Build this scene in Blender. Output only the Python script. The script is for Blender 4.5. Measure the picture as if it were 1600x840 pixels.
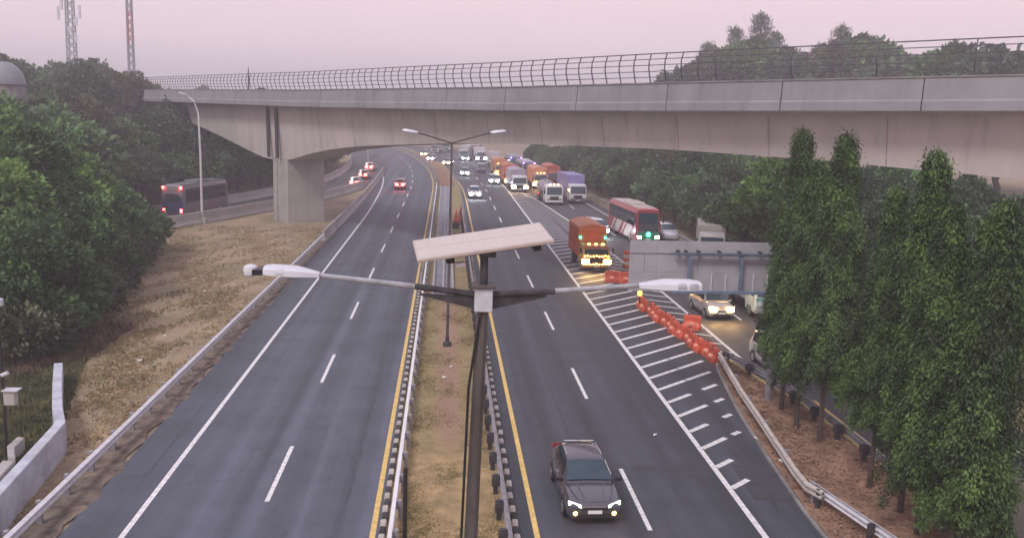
import bpy, bmesh, math, random
import numpy as np
from mathutils import Vector, Matrix
for o in list(bpy.data.objects): bpy.data.objects.remove(o)
scene = bpy.context.scene
COL = scene.collection
R = math.radians
rnd = random.Random(7)
nrg = np.random.default_rng(11)

# ---------------------------------------------------------------- camera
FPX, PIT, YAW, ROLL, CH = 1442.0, .16912, .0743, .03, 12.45
fw = Vector((math.sin(YAW)*math.cos(PIT), math.cos(YAW)*math.cos(PIT), -math.sin(PIT)))
r0 = Vector((math.cos(YAW), -math.sin(YAW), 0)); u0 = r0.cross(fw)
rr = r0*math.cos(ROLL)+u0*math.sin(ROLL); uu = -r0*math.sin(ROLL)+u0*math.cos(ROLL)
cam = bpy.data.cameras.new('camera'); camo = bpy.data.objects.new('camera', cam); COL.objects.link(camo)
m = Matrix((rr, uu, -fw)).transposed().to_4x4(); m.translation = (0, 0, CH); camo.matrix_world = m
cam.sensor_width = 36; cam.lens = FPX/1600*36; cam.clip_start = .1; cam.clip_end = 5000
scene.camera = camo
def _ray(x, y): return fw*FPX + rr*(x-800) - uu*(y-420)
def gnd(x, y, z=0):
    d = _ray(x, y); return Vector((0, 0, CH))+d*((z-CH)/d.z)
def at(x, y, Y):
    d = _ray(x, y); return Vector((0, 0, CH))+d*(Y/d.y)

# ---------------------------------------------------------------- world, sun, exposure
SUN_EL, SUN_AZ = R(48), R(215)          # azimuth clockwise from +Y
w = bpy.data.worlds.new('World'); scene.world = w; w.use_nodes = True
nt = w.node_tree; nt.nodes.clear()
sky = nt.nodes.new('ShaderNodeTexSky'); sky.sky_type = 'NISHITA'; sky.sun_disc = False
sky.sun_elevation = SUN_EL; sky.sun_rotation = SUN_AZ; sky.dust_density = 6; sky.air_density = 1.5
tc = nt.nodes.new('ShaderNodeTexCoord'); sx = nt.nodes.new('ShaderNodeSeparateXYZ')
ramp = nt.nodes.new('ShaderNodeValToRGB')
els = ramp.color_ramp.elements
els[0].position = 0.0; els[0].color = (.92, .79, .86, 1)
els[1].position = 1.0; els[1].color = (.62, .58, .70, 1)
e = els.new(.10); e.color = (.87, .68, .745, 1)
e = els.new(.30); e.color = (.80, .63, .71, 1)
nz = nt.nodes.new('ShaderNodeTexNoise'); nz.inputs['Scale'].default_value = 1.6; nz.inputs['Detail'].default_value = 4
mpn = nt.nodes.new('ShaderNodeMapping'); mpn.inputs['Scale'].default_value = (1, 1, 4)
nmul = nt.nodes.new('ShaderNodeMapRange'); nmul.inputs['To Min'].default_value = 9.2; nmul.inputs['To Max'].default_value = 10.8
sc_ = nt.nodes.new('ShaderNodeVectorMath'); sc_.operation = 'SCALE'
mix = nt.nodes.new('ShaderNodeMix'); mix.data_type = 'RGBA'; mix.inputs['Factor'].default_value = .88
bg = nt.nodes.new('ShaderNodeBackground'); bg.inputs['Strength'].default_value = .1
out = nt.nodes.new('ShaderNodeOutputWorld')
L = nt.links.new
L(tc.outputs['Generated'], sx.inputs[0]); L(sx.outputs['Z'], ramp.inputs[0])
L(tc.outputs['Generated'], mpn.inputs[0]); L(mpn.outputs[0], nz.inputs['Vector']); L(nz.outputs[0], nmul.inputs['Value'])
L(ramp.outputs[0], sc_.inputs[0]); L(nmul.outputs[0], sc_.inputs['Scale'])
L(sky.outputs[0], mix.inputs['A']); L(sc_.outputs[0], mix.inputs['B']); L(mix.outputs['Result'], bg.inputs[0]); L(bg.outputs[0], out.inputs[0])
sl = bpy.data.lights.new('sun', 'SUN'); sl.energy = 1.5; sl.angle = R(14); sl.color = (1, .97, .94)
so = bpy.data.objects.new('sun', sl); COL.objects.link(so)
sd = Vector((math.sin(SUN_AZ)*math.cos(SUN_EL), math.cos(SUN_AZ)*math.cos(SUN_EL), math.sin(SUN_EL)))
so.rotation_euler = sd.to_track_quat('Z', 'Y').to_euler(); so.location = sd*60
vs = scene.view_settings; vs.view_transform = 'Standard'; vs.look = 'None'; vs.gamma = 1; vs.use_curve_mapping = False
vs.exposure = .38
scene.cycles.use_denoising = True
scene.cycles.volume_bounces = 0
scene.cycles.max_bounces = 4; scene.cycles.transparent_max_bounces = 8
scene.cycles.sample_clamp_indirect = 4

# ---------------------------------------------------------------- materials
MATS = {}
def mat(name, col, rough=.7, var=.12, scale=3.0, bump=0, bscale=None, metal=0, coat=0, col2=None, trans=0, emit=None, stretch=None, ior=None, rnd_obj=0):
    if name in MATS: return MATS[name]
    M = bpy.data.materials.new(name); M.use_nodes = True; t = M.node_tree; b = t.nodes['Principled BSDF']
    b.inputs['Roughness'].default_value = rough; b.inputs['Metallic'].default_value = metal
    if coat: b.inputs['Coat Weight'].default_value = coat; b.inputs['Coat Roughness'].default_value = .08
    if ior: b.inputs['IOR'].default_value = ior
    c = t.nodes.new('ShaderNodeTexCoord'); src = c.outputs['Object']
    if stretch:
        mp = t.nodes.new('ShaderNodeMapping'); mp.inputs['Scale'].default_value = stretch; t.links.new(src, mp.inputs[0]); src = mp.outputs[0]
    n = t.nodes.new('ShaderNodeTexNoise'); n.inputs['Scale'].default_value = scale; n.inputs['Detail'].default_value = 6; n.inputs['Roughness'].default_value = .65
    t.links.new(src, n.inputs['Vector'])
    rp = t.nodes.new('ShaderNodeValToRGB')
    a = [max(0, x*(1-var)) for x in col]; z = [min(1, x*(1+var)) for x in (col2 or col)]
    rp.color_ramp.elements[0].position = .35; rp.color_ramp.elements[1].position = .65
    rp.color_ramp.elements[0].color = (*a, 1); rp.color_ramp.elements[1].color = (*z, 1)
    t.links.new(n.outputs[0], rp.inputs[0]); cout = rp.outputs[0]
    if rnd_obj:
        oi = t.nodes.new('ShaderNodeObjectInfo'); mr = t.nodes.new('ShaderNodeMapRange'); mr.inputs['To Min'].default_value = 1-rnd_obj; mr.inputs['To Max'].default_value = 1+rnd_obj
        hs = t.nodes.new('ShaderNodeHueSaturation'); t.links.new(oi.outputs['Random'], mr.inputs['Value']); t.links.new(mr.outputs[0], hs.inputs['Value']); t.links.new(cout, hs.inputs['Color']); cout = hs.outputs[0]
    t.links.new(cout, b.inputs['Base Color'])
    if bump:
        n2 = t.nodes.new('ShaderNodeTexNoise'); n2.inputs['Scale'].default_value = bscale or scale*6; n2.inputs['Detail'].default_value = 5
        t.links.new(src, n2.inputs['Vector']); bp = t.nodes.new('ShaderNodeBump'); bp.inputs['Strength'].default_value = bump; bp.inputs['Distance'].default_value = .05
        t.links.new(n2.outputs[0], bp.inputs['Height']); t.links.new(bp.outputs[0], b.inputs['Normal'])
    if emit:
        b.inputs['Emission Color'].default_value = (*emit[0], 1); b.inputs['Emission Strength'].default_value = emit[1]
    if trans:
        tr = t.nodes.new('ShaderNodeBsdfTranslucent'); t.links.new(cout, tr.inputs[0]); ms = t.nodes.new('ShaderNodeMixShader'); ms.inputs[0].default_value = trans
        o = t.nodes['Material Output']; t.links.new(b.outputs[0], ms.inputs[1]); t.links.new(tr.outputs[0], ms.inputs[2]); t.links.new(ms.outputs[0], o.inputs[0])
    MATS[name] = M; return M

def asphalt(name, base, warm):
    M = mat(name, base, .78, .10, .35, bump=.25, bscale=40)
    t = M.node_tree; b = t.nodes['Principled BSDF']; src = b.inputs['Base Color'].links[0].from_socket
    c = t.nodes.new('ShaderNodeTexCoord')
    # long tyre streaks along the driving direction, and cracks / patches
    mp = t.nodes.new('ShaderNodeMapping'); mp.inputs['Scale'].default_value = (1.1, .010, 1); t.links.new(c.outputs['Object'], mp.inputs[0])
    n = t.nodes.new('ShaderNodeTexNoise'); n.inputs['Scale'].default_value = 1.0; n.inputs['Detail'].default_value = 3; t.links.new(mp.outputs[0], n.inputs['Vector'])
    r1 = t.nodes.new('ShaderNodeMapRange'); r1.inputs['From Min'].default_value = .3; r1.inputs['From Max'].default_value = .7; r1.inputs['To Min'].default_value = .68; r1.inputs['To Max'].default_value = 1.32; t.links.new(n.outputs[0], r1.inputs['Value'])
    mp2 = t.nodes.new('ShaderNodeMapping'); mp2.inputs['Scale'].default_value = (.05, .12, 1); t.links.new(c.outputs['Object'], mp2.inputs[0])
    n2 = t.nodes.new('ShaderNodeTexNoise'); n2.inputs['Scale'].default_value = 3; n2.inputs['Detail'].default_value = 8; n2.inputs['Roughness'].default_value = .75; t.links.new(mp2.outputs[0], n2.inputs['Vector'])
    r2 = t.nodes.new('ShaderNodeMapRange'); r2.inputs['From Min'].default_value = .3; r2.inputs['From Max'].default_value = .7; r2.inputs['To Min'].default_value = .86; r2.inputs['To Max'].default_value = 1.12; t.links.new(n2.outputs[0], r2.inputs['Value'])
    # fine grain and thin cracks
    n3 = t.nodes.new('ShaderNodeTexNoise'); n3.inputs['Scale'].default_value = 14; n3.inputs['Detail'].default_value = 4; t.links.new(c.outputs['Object'], n3.inputs['Vector'])
    r3 = t.nodes.new('ShaderNodeMapRange'); r3.inputs['To Min'].default_value = .82; r3.inputs['To Max'].default_value = 1.18; t.links.new(n3.outputs[0], r3.inputs['Value'])
    nd = t.nodes.new('ShaderNodeTexNoise'); nd.inputs['Scale'].default_value = .5; nd.inputs['Detail'].default_value = 5; t.links.new(c.outputs['Object'], nd.inputs['Vector'])
    mxv = t.nodes.new('ShaderNodeMix'); mxv.data_type = 'VECTOR'; mxv.inputs['Factor'].default_value = .75; t.links.new(c.outputs['Object'], mxv.inputs['A']); t.links.new(nd.outputs['Color'], mxv.inputs['B'])
    vo = t.nodes.new('ShaderNodeTexVoronoi'); vo.feature = 'DISTANCE_TO_EDGE'; vo.inputs['Scale'].default_value = .9; t.links.new(mxv.outputs['Result'] if False else mxv.outputs[1], vo.inputs['Vector'])
    r4 = t.nodes.new('ShaderNodeMapRange'); r4.inputs['From Max'].default_value = .012; r4.inputs['To Min'].default_value = .8; t.links.new(vo.outputs['Distance'], r4.inputs['Value'])
    sp = t.nodes.new('ShaderNodeSeparateXYZ'); t.links.new(c.outputs['Object'], sp.inputs[0])
    wv = t.nodes.new('ShaderNodeMath'); wv.operation = 'MULTIPLY_ADD'; t.links.new(sp.outputs['X'], wv.inputs[0]); wv.inputs[1].default_value = 2*math.pi/1.78; wv.inputs[2].default_value = warm
    cs = t.nodes.new('ShaderNodeMath'); cs.operation = 'COSINE'; t.links.new(wv.outputs[0], cs.inputs[0])
    r5 = t.nodes.new('ShaderNodeMapRange'); r5.inputs['From Min'].default_value = -1; r5.inputs['To Min'].default_value = .90; r5.inputs['To Max'].default_value = 1.07; t.links.new(cs.outputs[0], r5.inputs['Value'])
    prev = src
    for s in (r1, r2, r3, r4, r5):
        v = t.nodes.new('ShaderNodeVectorMath'); v.operation = 'SCALE'; t.links.new(prev, v.inputs[0]); t.links.new(s.outputs[0], v.inputs['Scale']); prev = v.outputs[0]
    t.links.new(prev, b.inputs['Base Color'])
    return M
ASPH = asphalt('asphalt', (.085, .095, .126), 1.2)
ASPHR = asphalt('asphalt_right', (.056, .062, .081), .9)
ASPH2 = asphalt('asphalt_ramp', (.068, .066, .074), 1)
def ground_mat():
    M = mat('dry_grass_ground', (.335, .25, .165), .95, .22, .35, bump=.6, bscale=9)
    t = M.node_tree; b = t.nodes['Principled BSDF']; src = b.inputs['Base Color'].links[0].from_socket
    c = t.nodes.new('ShaderNodeTexCoord')
    n = t.nodes.new('ShaderNodeTexNoise'); n.inputs['Scale'].default_value = .16; n.inputs['Detail'].default_value = 9; n.inputs['Roughness'].default_value = .72; t.links.new(c.outputs['Object'], n.inputs['Vector'])
    r = t.nodes.new('ShaderNodeValToRGB'); r.color_ramp.elements[0].position = .44; r.color_ramp.elements[1].position = .64
    t.links.new(n.outputs[0], r.inputs[0])
    mx = t.nodes.new('ShaderNodeMix'); mx.data_type = 'RGBA'; t.links.new(r.outputs[0], mx.inputs['Factor']); t.links.new(src, mx.inputs['A']); mx.inputs['B'].default_value = (.20, .175, .095, 1)
    n3 = t.nodes.new('ShaderNodeTexNoise'); n3.inputs['Scale'].default_value = 5; n3.inputs['Detail'].default_value = 8; n3.inputs['Roughness'].default_value = .8; t.links.new(c.outputs['Object'], n3.inputs['Vector'])
    r3 = t.nodes.new('ShaderNodeMapRange'); r3.inputs['From Min'].default_value = .3; r3.inputs['From Max'].default_value = .7; r3.inputs['To Min'].default_value = .6; r3.inputs['To Max'].default_value = 1.35; t.links.new(n3.outputs[0], r3.inputs['Value'])
    v = t.nodes.new('ShaderNodeVectorMath'); v.operation = 'SCALE'; t.links.new(mx.outputs['Result'], v.inputs[0]); t.links.new(r3.outputs[0], v.inputs['Scale'])
    t.links.new(v.outputs[0], b.inputs['Base Color']); return M
GROUND = ground_mat()
SOIL = mat('soil', (.20, .115, .075), .95, .3, 1.2, bump=.7, bscale=12, col2=(.27, .16, .105))
MEDG = mat('median_grass', (.27, .205, .095), .95, .22, 1.1, bump=.7, bscale=14, col2=(.36, .25, .13))
def med_mat():
    M = MEDG; t = M.node_tree; b = t.nodes['Principled BSDF']; src = b.inputs['Base Color'].links[0].from_socket; N = t.nodes.new
    c = N('ShaderNodeTexCoord'); sp = N('ShaderNodeSeparateXYZ'); t.links.new(c.outputs['Object'], sp.inputs[0])
    n = N('ShaderNodeTexNoise'); n.inputs['Scale'].default_value = 1.6; n.inputs['Detail'].default_value = 7; n.inputs['Roughness'].default_value = .7; t.links.new(c.outputs['Object'], n.inputs['Vector'])
    def ma(op, a, b_):
        q = N('ShaderNodeMath'); q.operation = op
        for k, v in ((0, a), (1, b_)):
            if isinstance(v, (int, float)): q.inputs[k].default_value = v
            else: t.links.new(v, q.inputs[k])
        return q.outputs[0]
    d = ma('ABSOLUTE', ma('SUBTRACT', sp.outputs['X'], .3), 0); d = ma('ADD', d, ma('MULTIPLY', ma('SUBTRACT', n.outputs[0], .5), 1.6))
    f = N('ShaderNodeMapRange'); f.inputs['From Min'].default_value = .25; f.inputs['From Max'].default_value = .75; f.inputs['To Min'].default_value = 1; f.inputs['To Max'].default_value = 0; t.links.new(d, f.inputs['Value'])
    g = N('ShaderNodeMapRange'); g.inputs['From Min'].default_value = 32.5; g.inputs['From Max'].default_value = 36; t.links.new(ma('ADD', sp.outputs['Y'], ma('MULTIPLY', n.outputs[0], 2)), g.inputs['Value'])
    mx = N('ShaderNodeMix'); mx.data_type = 'RGBA'; t.links.new(ma('MULTIPLY', f.outputs[0], g.outputs[0]), mx.inputs['Factor']); mx.inputs['B'].default_value = (.30, .19, .135, 1)
    # greener along the edges beyond
    e_ = N('ShaderNodeMix'); e_.data_type = 'RGBA'; t.links.new(g.outputs[0], e_.inputs['Factor']); t.links.new(src, e_.inputs['A']); e_.inputs['B'].default_value = (.20, .185, .085, 1)
    e2 = N('ShaderNodeMix'); e2.data_type = 'RGBA'; e2.inputs['Factor'].default_value = .45; t.links.new(src, e2.inputs['A']); t.links.new(e_.outputs['Result'], e2.inputs['B'])
    t.links.new(e2.outputs['Result'], mx.inputs['A']); t.links.new(mx.outputs['Result'], b.inputs['Base Color'])
med_mat()
CONC = mat('concrete', (.40, .375, .37), .85, .12, .5, bump=.15, bscale=20)
CONCB = mat('bridge_concrete', (.49, .44, .425), .85, .085, .7, bump=.1, bscale=14, stretch=(1, 1, .22))
CONCF = mat('parapet_concrete', (.255, .253, .275), .8, .10, .9, bump=.1, bscale=14, stretch=(1, 1, .3))
def streaks(M, lo):
    t = M.node_tree; b = t.nodes['Principled BSDF']; src = b.inputs['Base Color'].links[0].from_socket
    c = t.nodes.new('ShaderNodeTexCoord'); prev = src
    for st, sc, a, z, l_ in (((1, 1, .07), 1.3, .54, .74, lo), ((1, 1, .9), .16, .45, .7, lo+.08)):
        mp = t.nodes.new('ShaderNodeMapping'); mp.inputs['Scale'].default_value = st; t.links.new(c.outputs['Object'], mp.inputs[0])
        n = t.nodes.new('ShaderNodeTexNoise'); n.inputs['Scale'].default_value = sc; n.inputs['Detail'].default_value = 7; n.inputs['Roughness'].default_value = .65; t.links.new(mp.outputs[0], n.inputs['Vector'])
        r = t.nodes.new('ShaderNodeMapRange'); r.inputs['From Min'].default_value = a; r.inputs['From Max'].default_value = z; r.inputs['To Min'].default_value = 1; r.inputs['To Max'].default_value = l_; t.links.new(n.outputs[0], r.inputs['Value'])
        v = t.nodes.new('ShaderNodeVectorMath'); v.operation = 'SCALE'; t.links.new(prev, v.inputs[0]); t.links.new(r.outputs[0], v.inputs['Scale']); prev = v.outputs[0]
    t.links.new(prev, b.inputs['Base Color'])
streaks(CONCB, .72); streaks(CONCF, .70); streaks(CONC, .72)
CONCD = mat('dirty_concrete', (.22, .21, .21), .9, .3, 1.0, bump=.3)
GALV = mat('galvanised_steel', (.66, .66, .70), .45, .12, 4, metal=.2)
GALVD = mat('weathered_steel', (.30, .30, .33), .55, .25, 3, metal=.4)
DARKST = mat('dark_steel', (.055, .052, .06), .55, .3, 6, metal=.3)
POLEM = mat('rusty_pole_steel', (.10, .085, .085), .6, .35, 3, bump=.1, metal=.25, stretch=(1, 1, .3))
BLUEST = mat('blue_grey_steel', (.20, .25, .36), .5, .2, 3, metal=.4)
WPAINT = mat('white_road_paint', (.70, .69, .70), .75, .24, 5.0)
YPAINT = mat('yellow_road_paint', (.70, .49, .17), .75, .2, 4.0)
KWHITE = mat('kerb_white', (.40, .37, .34), .85, .25, 2.5, rnd_obj=.15)
KBLACK = mat('kerb_black', (.04, .04, .045), .85, .3, 2.5, rnd_obj=.3)
REDP = mat('red_plastic', (.50, .06, .03), .5, .25, 2.2, rnd_obj=.25, col2=(.58, .12, .06))
REFL = mat('pale_reflector', (.85, .42, .30), .4, .1, 4)
WHITEP = mat('white_plastic', (.56, .58, .64), .4, .05, 3)
BLACKP = mat('black_plastic', (.016, .016, .018), .45, .2, 5)
GLASS = mat('dark_glass', (.018, .024, .03), .06, .2, 2, ior=1.5)
GLASSB = mat('windscreen_glass', (.03, .055, .078), .05, .2, 2, ior=1.55)
TYRE = mat('rubber', (.018, .018, .02), .85, .2, 6)
RIM = mat('alloy', (.45, .45, .47), .35, .1, 6, metal=.8)
CHROME = mat('chrome', (.72, .72, .75), .2, .03, 6, metal=.9)
PLATE = mat('number_plate', (.75, .75, .74), .5, .05, 5)
E_WARM = mat('warm_lamp', (.9, .8, .6), .3, 0, 1, emit=((1, .58, .18), 60))
E_AMB = mat('amber_lamp', (.9, .6, .2), .3, 0, 1, emit=((1, .42, .08), 22))
E_WHITE = mat('white_lamp', (.9, .9, .9), .3, 0, 1, emit=((.85, .92, 1), 60))
E_DRL = mat('running_lamp', (.9, .95, .85), .3, 0, 1, emit=((.88, 1, .74), 6))
E_RED = mat('red_lamp', (.7, .04, .04), .3, 0, 1, emit=((1, .035, .03), 40))
E_REDS = mat('dim_red_lamp', (.6, .03, .03), .3, 0, 1, emit=((1, .05, .05), 2.5))
E_GREEN = mat('green_lamp', (.1, .7, .35), .3, 0, 1, emit=((.03, 1, .40), 14))
E_PURP = mat('violet_lamp', (.4, .2, .8), .3, 0, 1, emit=((.34, .15, 1), 25))

# ---------------------------------------------------------------- mesh helpers
class MB:
    def __init__(s): s.v = []; s.f = []
    def add(s, vs, fs):
        k = len(s.v); s.v += [tuple(v) for v in vs]; s.f += [tuple(i+k for i in f) for f in fs]; return s
    def box(s, x0, x1, y0, y1, z0, z1):
        return s.add([(x0,y0,z0),(x1,y0,z0),(x1,y1,z0),(x0,y1,z0),(x0,y0,z1),(x1,y0,z1),(x1,y1,z1),(x0,y1,z1)],
                     [(3,2,1,0),(4,5,6,7),(0,1,5,4),(1,2,6,5),(2,3,7,6),(3,0,4,7)])
    def poly(s, pts, radii, n=6, cap=True):
        pts = [Vector(p) for p in pts]; rings = []
        if not hasattr(radii, '__len__'): radii = [radii]*len(pts)
        for i, p in enumerate(pts):
            d = (pts[min(i+1, len(pts)-1)]-pts[max(i-1, 0)]).normalized()
            a = d.cross(Vector((0, 0, 1)) if abs(d.z) < .9 else Vector((0, 1, 0))).normalized(); b = d.cross(a)
            rings.append([p+(a*math.cos(2*math.pi*(j+.5)/n)+b*math.sin(2*math.pi*(j+.5)/n))*radii[i] for j in range(n)])
        vs = [q for r in rings for q in r]; fs = []
        for i in range(len(pts)-1):
            for j in range(n):
                fs.append((i*n+j, (i+1)*n+j, (i+1)*n+(j+1) % n, i*n+(j+1) % n))
        if cap: fs += [tuple(range(n)), tuple(range((len(pts)-1)*n, len(pts)*n))[::-1]]
        return s.add(vs, fs)
    def tube(s, p0, p1, r0, r1=None, n=8): return s.poly([p0, p1], [r0, r0 if r1 is None else r1], n)
    def sweep(s, prof, path, closed=True, cap=True):
        n = len(prof); vs = []; P = [Vector((*p, 0)) if len(p) == 2 else Vector(p) for p in path]
        for i, p in enumerate(P):
            d = P[min(i+1, len(P)-1)]-P[max(i-1, 0)]; nr = Vector((d.y, -d.x, 0)).normalized()
            vs += [p+nr*a+Vector((0, 0, z)) for a, z in prof]
        fs = []
        for i in range(len(P)-1):
            for j in range(n if closed else n-1):
                k = (j+1) % n; fs.append((i*n+j, i*n+k, (i+1)*n+k, (i+1)*n+j))
        if closed and cap: fs += [tuple(range(n))[::-1], tuple(range((len(P)-1)*n, len(P)*n))]
        return s.add(vs, fs)
    def lathe(s, prof, c=(0, 0, 0), n=12):
        vs = []; fs = []
        for r, z in prof:
            vs += [(c[0]+r*math.cos(2*math.pi*j/n), c[1]+r*math.sin(2*math.pi*j/n), c[2]+z) for j in range(n)]
        for i in range(len(prof)-1):
            for j in range(n): fs.append((i*n+j, i*n+(j+1) % n, (i+1)*n+(j+1) % n, (i+1)*n+j))
        fs += [tuple(range(n))[::-1], tuple(range((len(prof)-1)*n, len(prof)*n))]
        return s.add(vs, fs)
    def loft(s, rings, cap=True):
        n = len(rings[0]); vs = [q for r in rings for q in r]; fs = []
        for i in range(len(rings)-1):
            for j in range(n): fs.append((i*n+j, i*n+(j+1) % n, (i+1)*n+(j+1) % n, (i+1)*n+j))
        if cap: fs += [tuple(range(n))[::-1], tuple(range((len(rings)-1)*n, len(rings)*n))]
        return s.add(vs, fs)
    def slab(s, q, t, nx=1, ny=1, bulge=0):
        # a quad q (4 corners) thickened by t along its normal, optionally bulged
        q = [Vector(p) for p in q]; nrm = (q[1]-q[0]).cross(q[3]-q[0]).normalized(); top = []
        for j in range(ny+1):
            for i in range(nx+1):
                a, b = i/nx, j/ny; p = (q[0]*(1-a)+q[1]*a)*(1-b)+(q[3]*(1-a)+q[2]*a)*b
                top.append(p+nrm*(t+bulge*(1-(2*a-1)**2)))
        N = (nx+1)*(ny+1); bot = [p-nrm*t for p in top]; fs = []
        for j in range(ny):
            for i in range(nx):
                a = j*(nx+1)+i; fs.append((a, a+1, a+nx+2, a+nx+1)); fs.append((N+a+nx+1, N+a+nx+2, N+a+1, N+a))
        edge = [i for i in range(nx+1)]+[(j+1)*(nx+1)-1 for j in range(1, ny+1)]+[ny*(nx+1)+i for i in range(nx-1, -1, -1)]+[j*(nx+1) for j in range(ny-1, 0, -1)]
        for a, b in zip(edge, edge[1:]+edge[:1]): fs.append((a, N+a, N+b, b))
        return s.add(top+bot, fs)
    def build(s, name, mt, parent=None, smooth=False, bevel=0, loc=None, seg=1):
        me = bpy.data.meshes.new(name); me.from_pydata(s.v, [], s.f)
        bm = bmesh.new(); bm.from_mesh(me); bmesh.ops.recalc_face_normals(bm, faces=bm.faces)
        if bevel:
            es = [e for e in bm.edges if len(e.link_faces) == 2 and e.calc_face_angle(0) > .5]
            bmesh.ops.bevel(bm, geom=es, offset=bevel, segments=seg, affect='EDGES', clamp_overlap=True)
        bm.to_mesh(me); bm.free()
        me.materials.append(mt)
        if smooth: me.shade_smooth(); me.set_sharp_from_angle(angle=R(40))
        o = bpy.data.objects.new(name, me); COL.objects.link(o)
        if parent: o.parent = parent
        if loc is not None: o.location = loc
        return o
def tag(o, label=None, cat=None, group=None, kind=None):
    if label: o['label'] = label
    if cat: o['category'] = cat
    if group: o['group'] = group
    if kind: o['kind'] = kind
    return o
def thing(name, label, cat, loc=(0, 0, 0), rz=0, group=None):
    o = bpy.data.objects.new(name, None); o.empty_display_size = .3; COL.objects.link(o); o.location = loc; o.rotation_euler = (0, 0, rz)
    return tag(o, label, cat, group)
def dup(o, parent=None, loc=None, rot=None, scale=None):
    c = o.copy(); COL.objects.link(c)
    if parent is not None: c.parent = parent
    if loc is not None: c.location = loc
    if rot is not None: c.rotation_euler = rot
    if scale is not None: c.scale = scale
    for ch in list(o.children): dup(ch, c)
    return c
def npmesh(name, V, F, mt, parent=None, smooth=False, tint=None):
    # V (N,3), F (M,k)
    me = bpy.data.meshes.new(name); k = F.shape[1]
    me.vertices.add(len(V)); me.vertices.foreach_set('co', V.astype(np.float32).ravel())
    me.loops.add(F.size); me.loops.foreach_set('vertex_index', F.astype(np.int32).ravel())
    me.polygons.add(len(F)); me.polygons.foreach_set('loop_start', np.arange(0, F.size, k, dtype=np.int32))
    me.update(calc_edges=True); me.materials.append(mt)
    if tint is not None: me.attributes.new('tint', 'FLOAT', 'POINT').data.foreach_set('value', np.repeat(tint, k).astype(np.float32))
    if smooth: me.shade_smooth()
    o = bpy.data.objects.new(name, me); COL.objects.link(o)
    if parent: o.parent = parent
    return o
def off(Y): return -(max(0, Y-140))**2/1600.0
def lerp(pts, y):
    # piecewise x(y) through (x, y) points sorted by y
    for (xa, ya), (xb, yb) in zip(pts, pts[1:]):
        if y <= yb or (xb, yb) == pts[-1]:
            t = (y-ya)/(yb-ya); return xa+(xb-xa)*t
def frange(a, b, st):
    n = max(1, int(round((b-a)/st))); return [a+(b-a)*i/n for i in range(n+1)]

# ================================================================ SETTING
# terrain: one sheet, flat along the road, rising to a wooded bank on the left and behind
def smooth(a, b, x):
    t = min(1, max(0, (x-a)/(b-a))); return t*t*(3-2*t)
RAMPC = [(-46, 62), (-39, 76), (-33, 90), (-27.3, 104), (-22, 120), (-17.4, 140), (-15.4, 160), (-15.4, 185), (-17.5, 215), (-22, 250), (-33, 300), (-47, 345)]
def hgt(x, y):
    h = 0
    rx = lerp(RAMPC, min(max(y, 62), 345))
    h += 5.5*smooth(6, 26, rx-x)*smooth(60, 100, y)*(1-.0*y)
    h += 3.0*smooth(20, 45, -x-8)*(1-smooth(60, 100, y))
    h += 2.5*smooth(28, 60, x)*smooth(40, 90, y)
    h += 10*smooth(300, 480, y)
    return h-.07
xs = sorted(set([-700, -420, -260, -170, -120, -90]+[-75+2.5*i for i in range(60)]+[90, 120, 170, 260, 420, 700]))
ys = sorted(set([-160, -60, 0]+[10+4*i for i in range(100)]+[440, 500, 600, 760, 900]))
V = np.array([(x, y, hgt(x, y)+(.05*math.sin(x*1.7+y*.9)*(abs(x) > 24))) for y in ys for x in xs]); nx = len(xs)
F = np.array([(j*nx+i, j*nx+i+1, (j+1)*nx+i+1, (j+1)*nx+i) for j in range(len(ys)-1) for i in range(nx-1)])
tag(npmesh('ground', V, F, GROUND, smooth=True), kind='structure')

def ribbon(name, xl, xr, y0, y1, z, mt, parent=None, st=4, curve=True):
    mb = MB(); Y = frange(y0, y1, st); vs = []
    for y in Y:
        o_ = off(y) if curve else 0
        a = xl(y) if callable(xl) else xl; b = xr(y) if callable(xr) else xr
        vs += [(a+o_, y, z), (b+o_, y, z)]
    mb.add(vs, [(2*i, 2*i+1, 2*i+3, 2*i+2) for i in range(len(Y)-1)])
    return mb.build(name, mt, parent)
roadL = ribbon('left_carriageway', -10.95, -1.75, 8, 420, 0, ASPH); tag(roadL, kind='structure')
RE = [(24, 8), (24, 60), (23.4, 80), (22, 110), (21.2, 130), (18.5, 165), (17.5, 420)]
GR = [(15.62, 30), (15.62, 63), (15.3, 76), (14.5, 106), (13.0, 133), (9.75, 160)]
roadR = ribbon('right_carriageway', 2.35, 12.6, 8, 420, 0, ASPHR); tag(roadR, kind='structure')
exitr = ribbon('exit_road', 12.6, lambda y: lerp(RE, y), 8, 420, -.002, ASPH2); tag(exitr, kind='structure')
# left slip road behind the verge
mb = MB(); path = []
for i in range(len(RAMPC)-1):
    for k in range(4):
        t = k/4; path.append((RAMPC[i][0]*(1-t)+RAMPC[i+1][0]*t, RAMPC[i][1]*(1-t)+RAMPC[i+1][1]*t))
path = [(-75, 18), (-60, 40)]+path+[RAMPC[-1]]
for k in range(2): path = [path[0]]+[((path[i-1][0]+2*path[i][0]+path[i+1][0])/4, (path[i-1][1]+2*path[i][1]+path[i+1][1])/4) for i in range(1, len(path)-1)]+[path[-1]]
SLIP = path
mb.sweep([(-3.9, .008), (3.9, .008)], path, closed=False)
tag(mb.build('slip_road', ASPH2), kind='structure')

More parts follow.
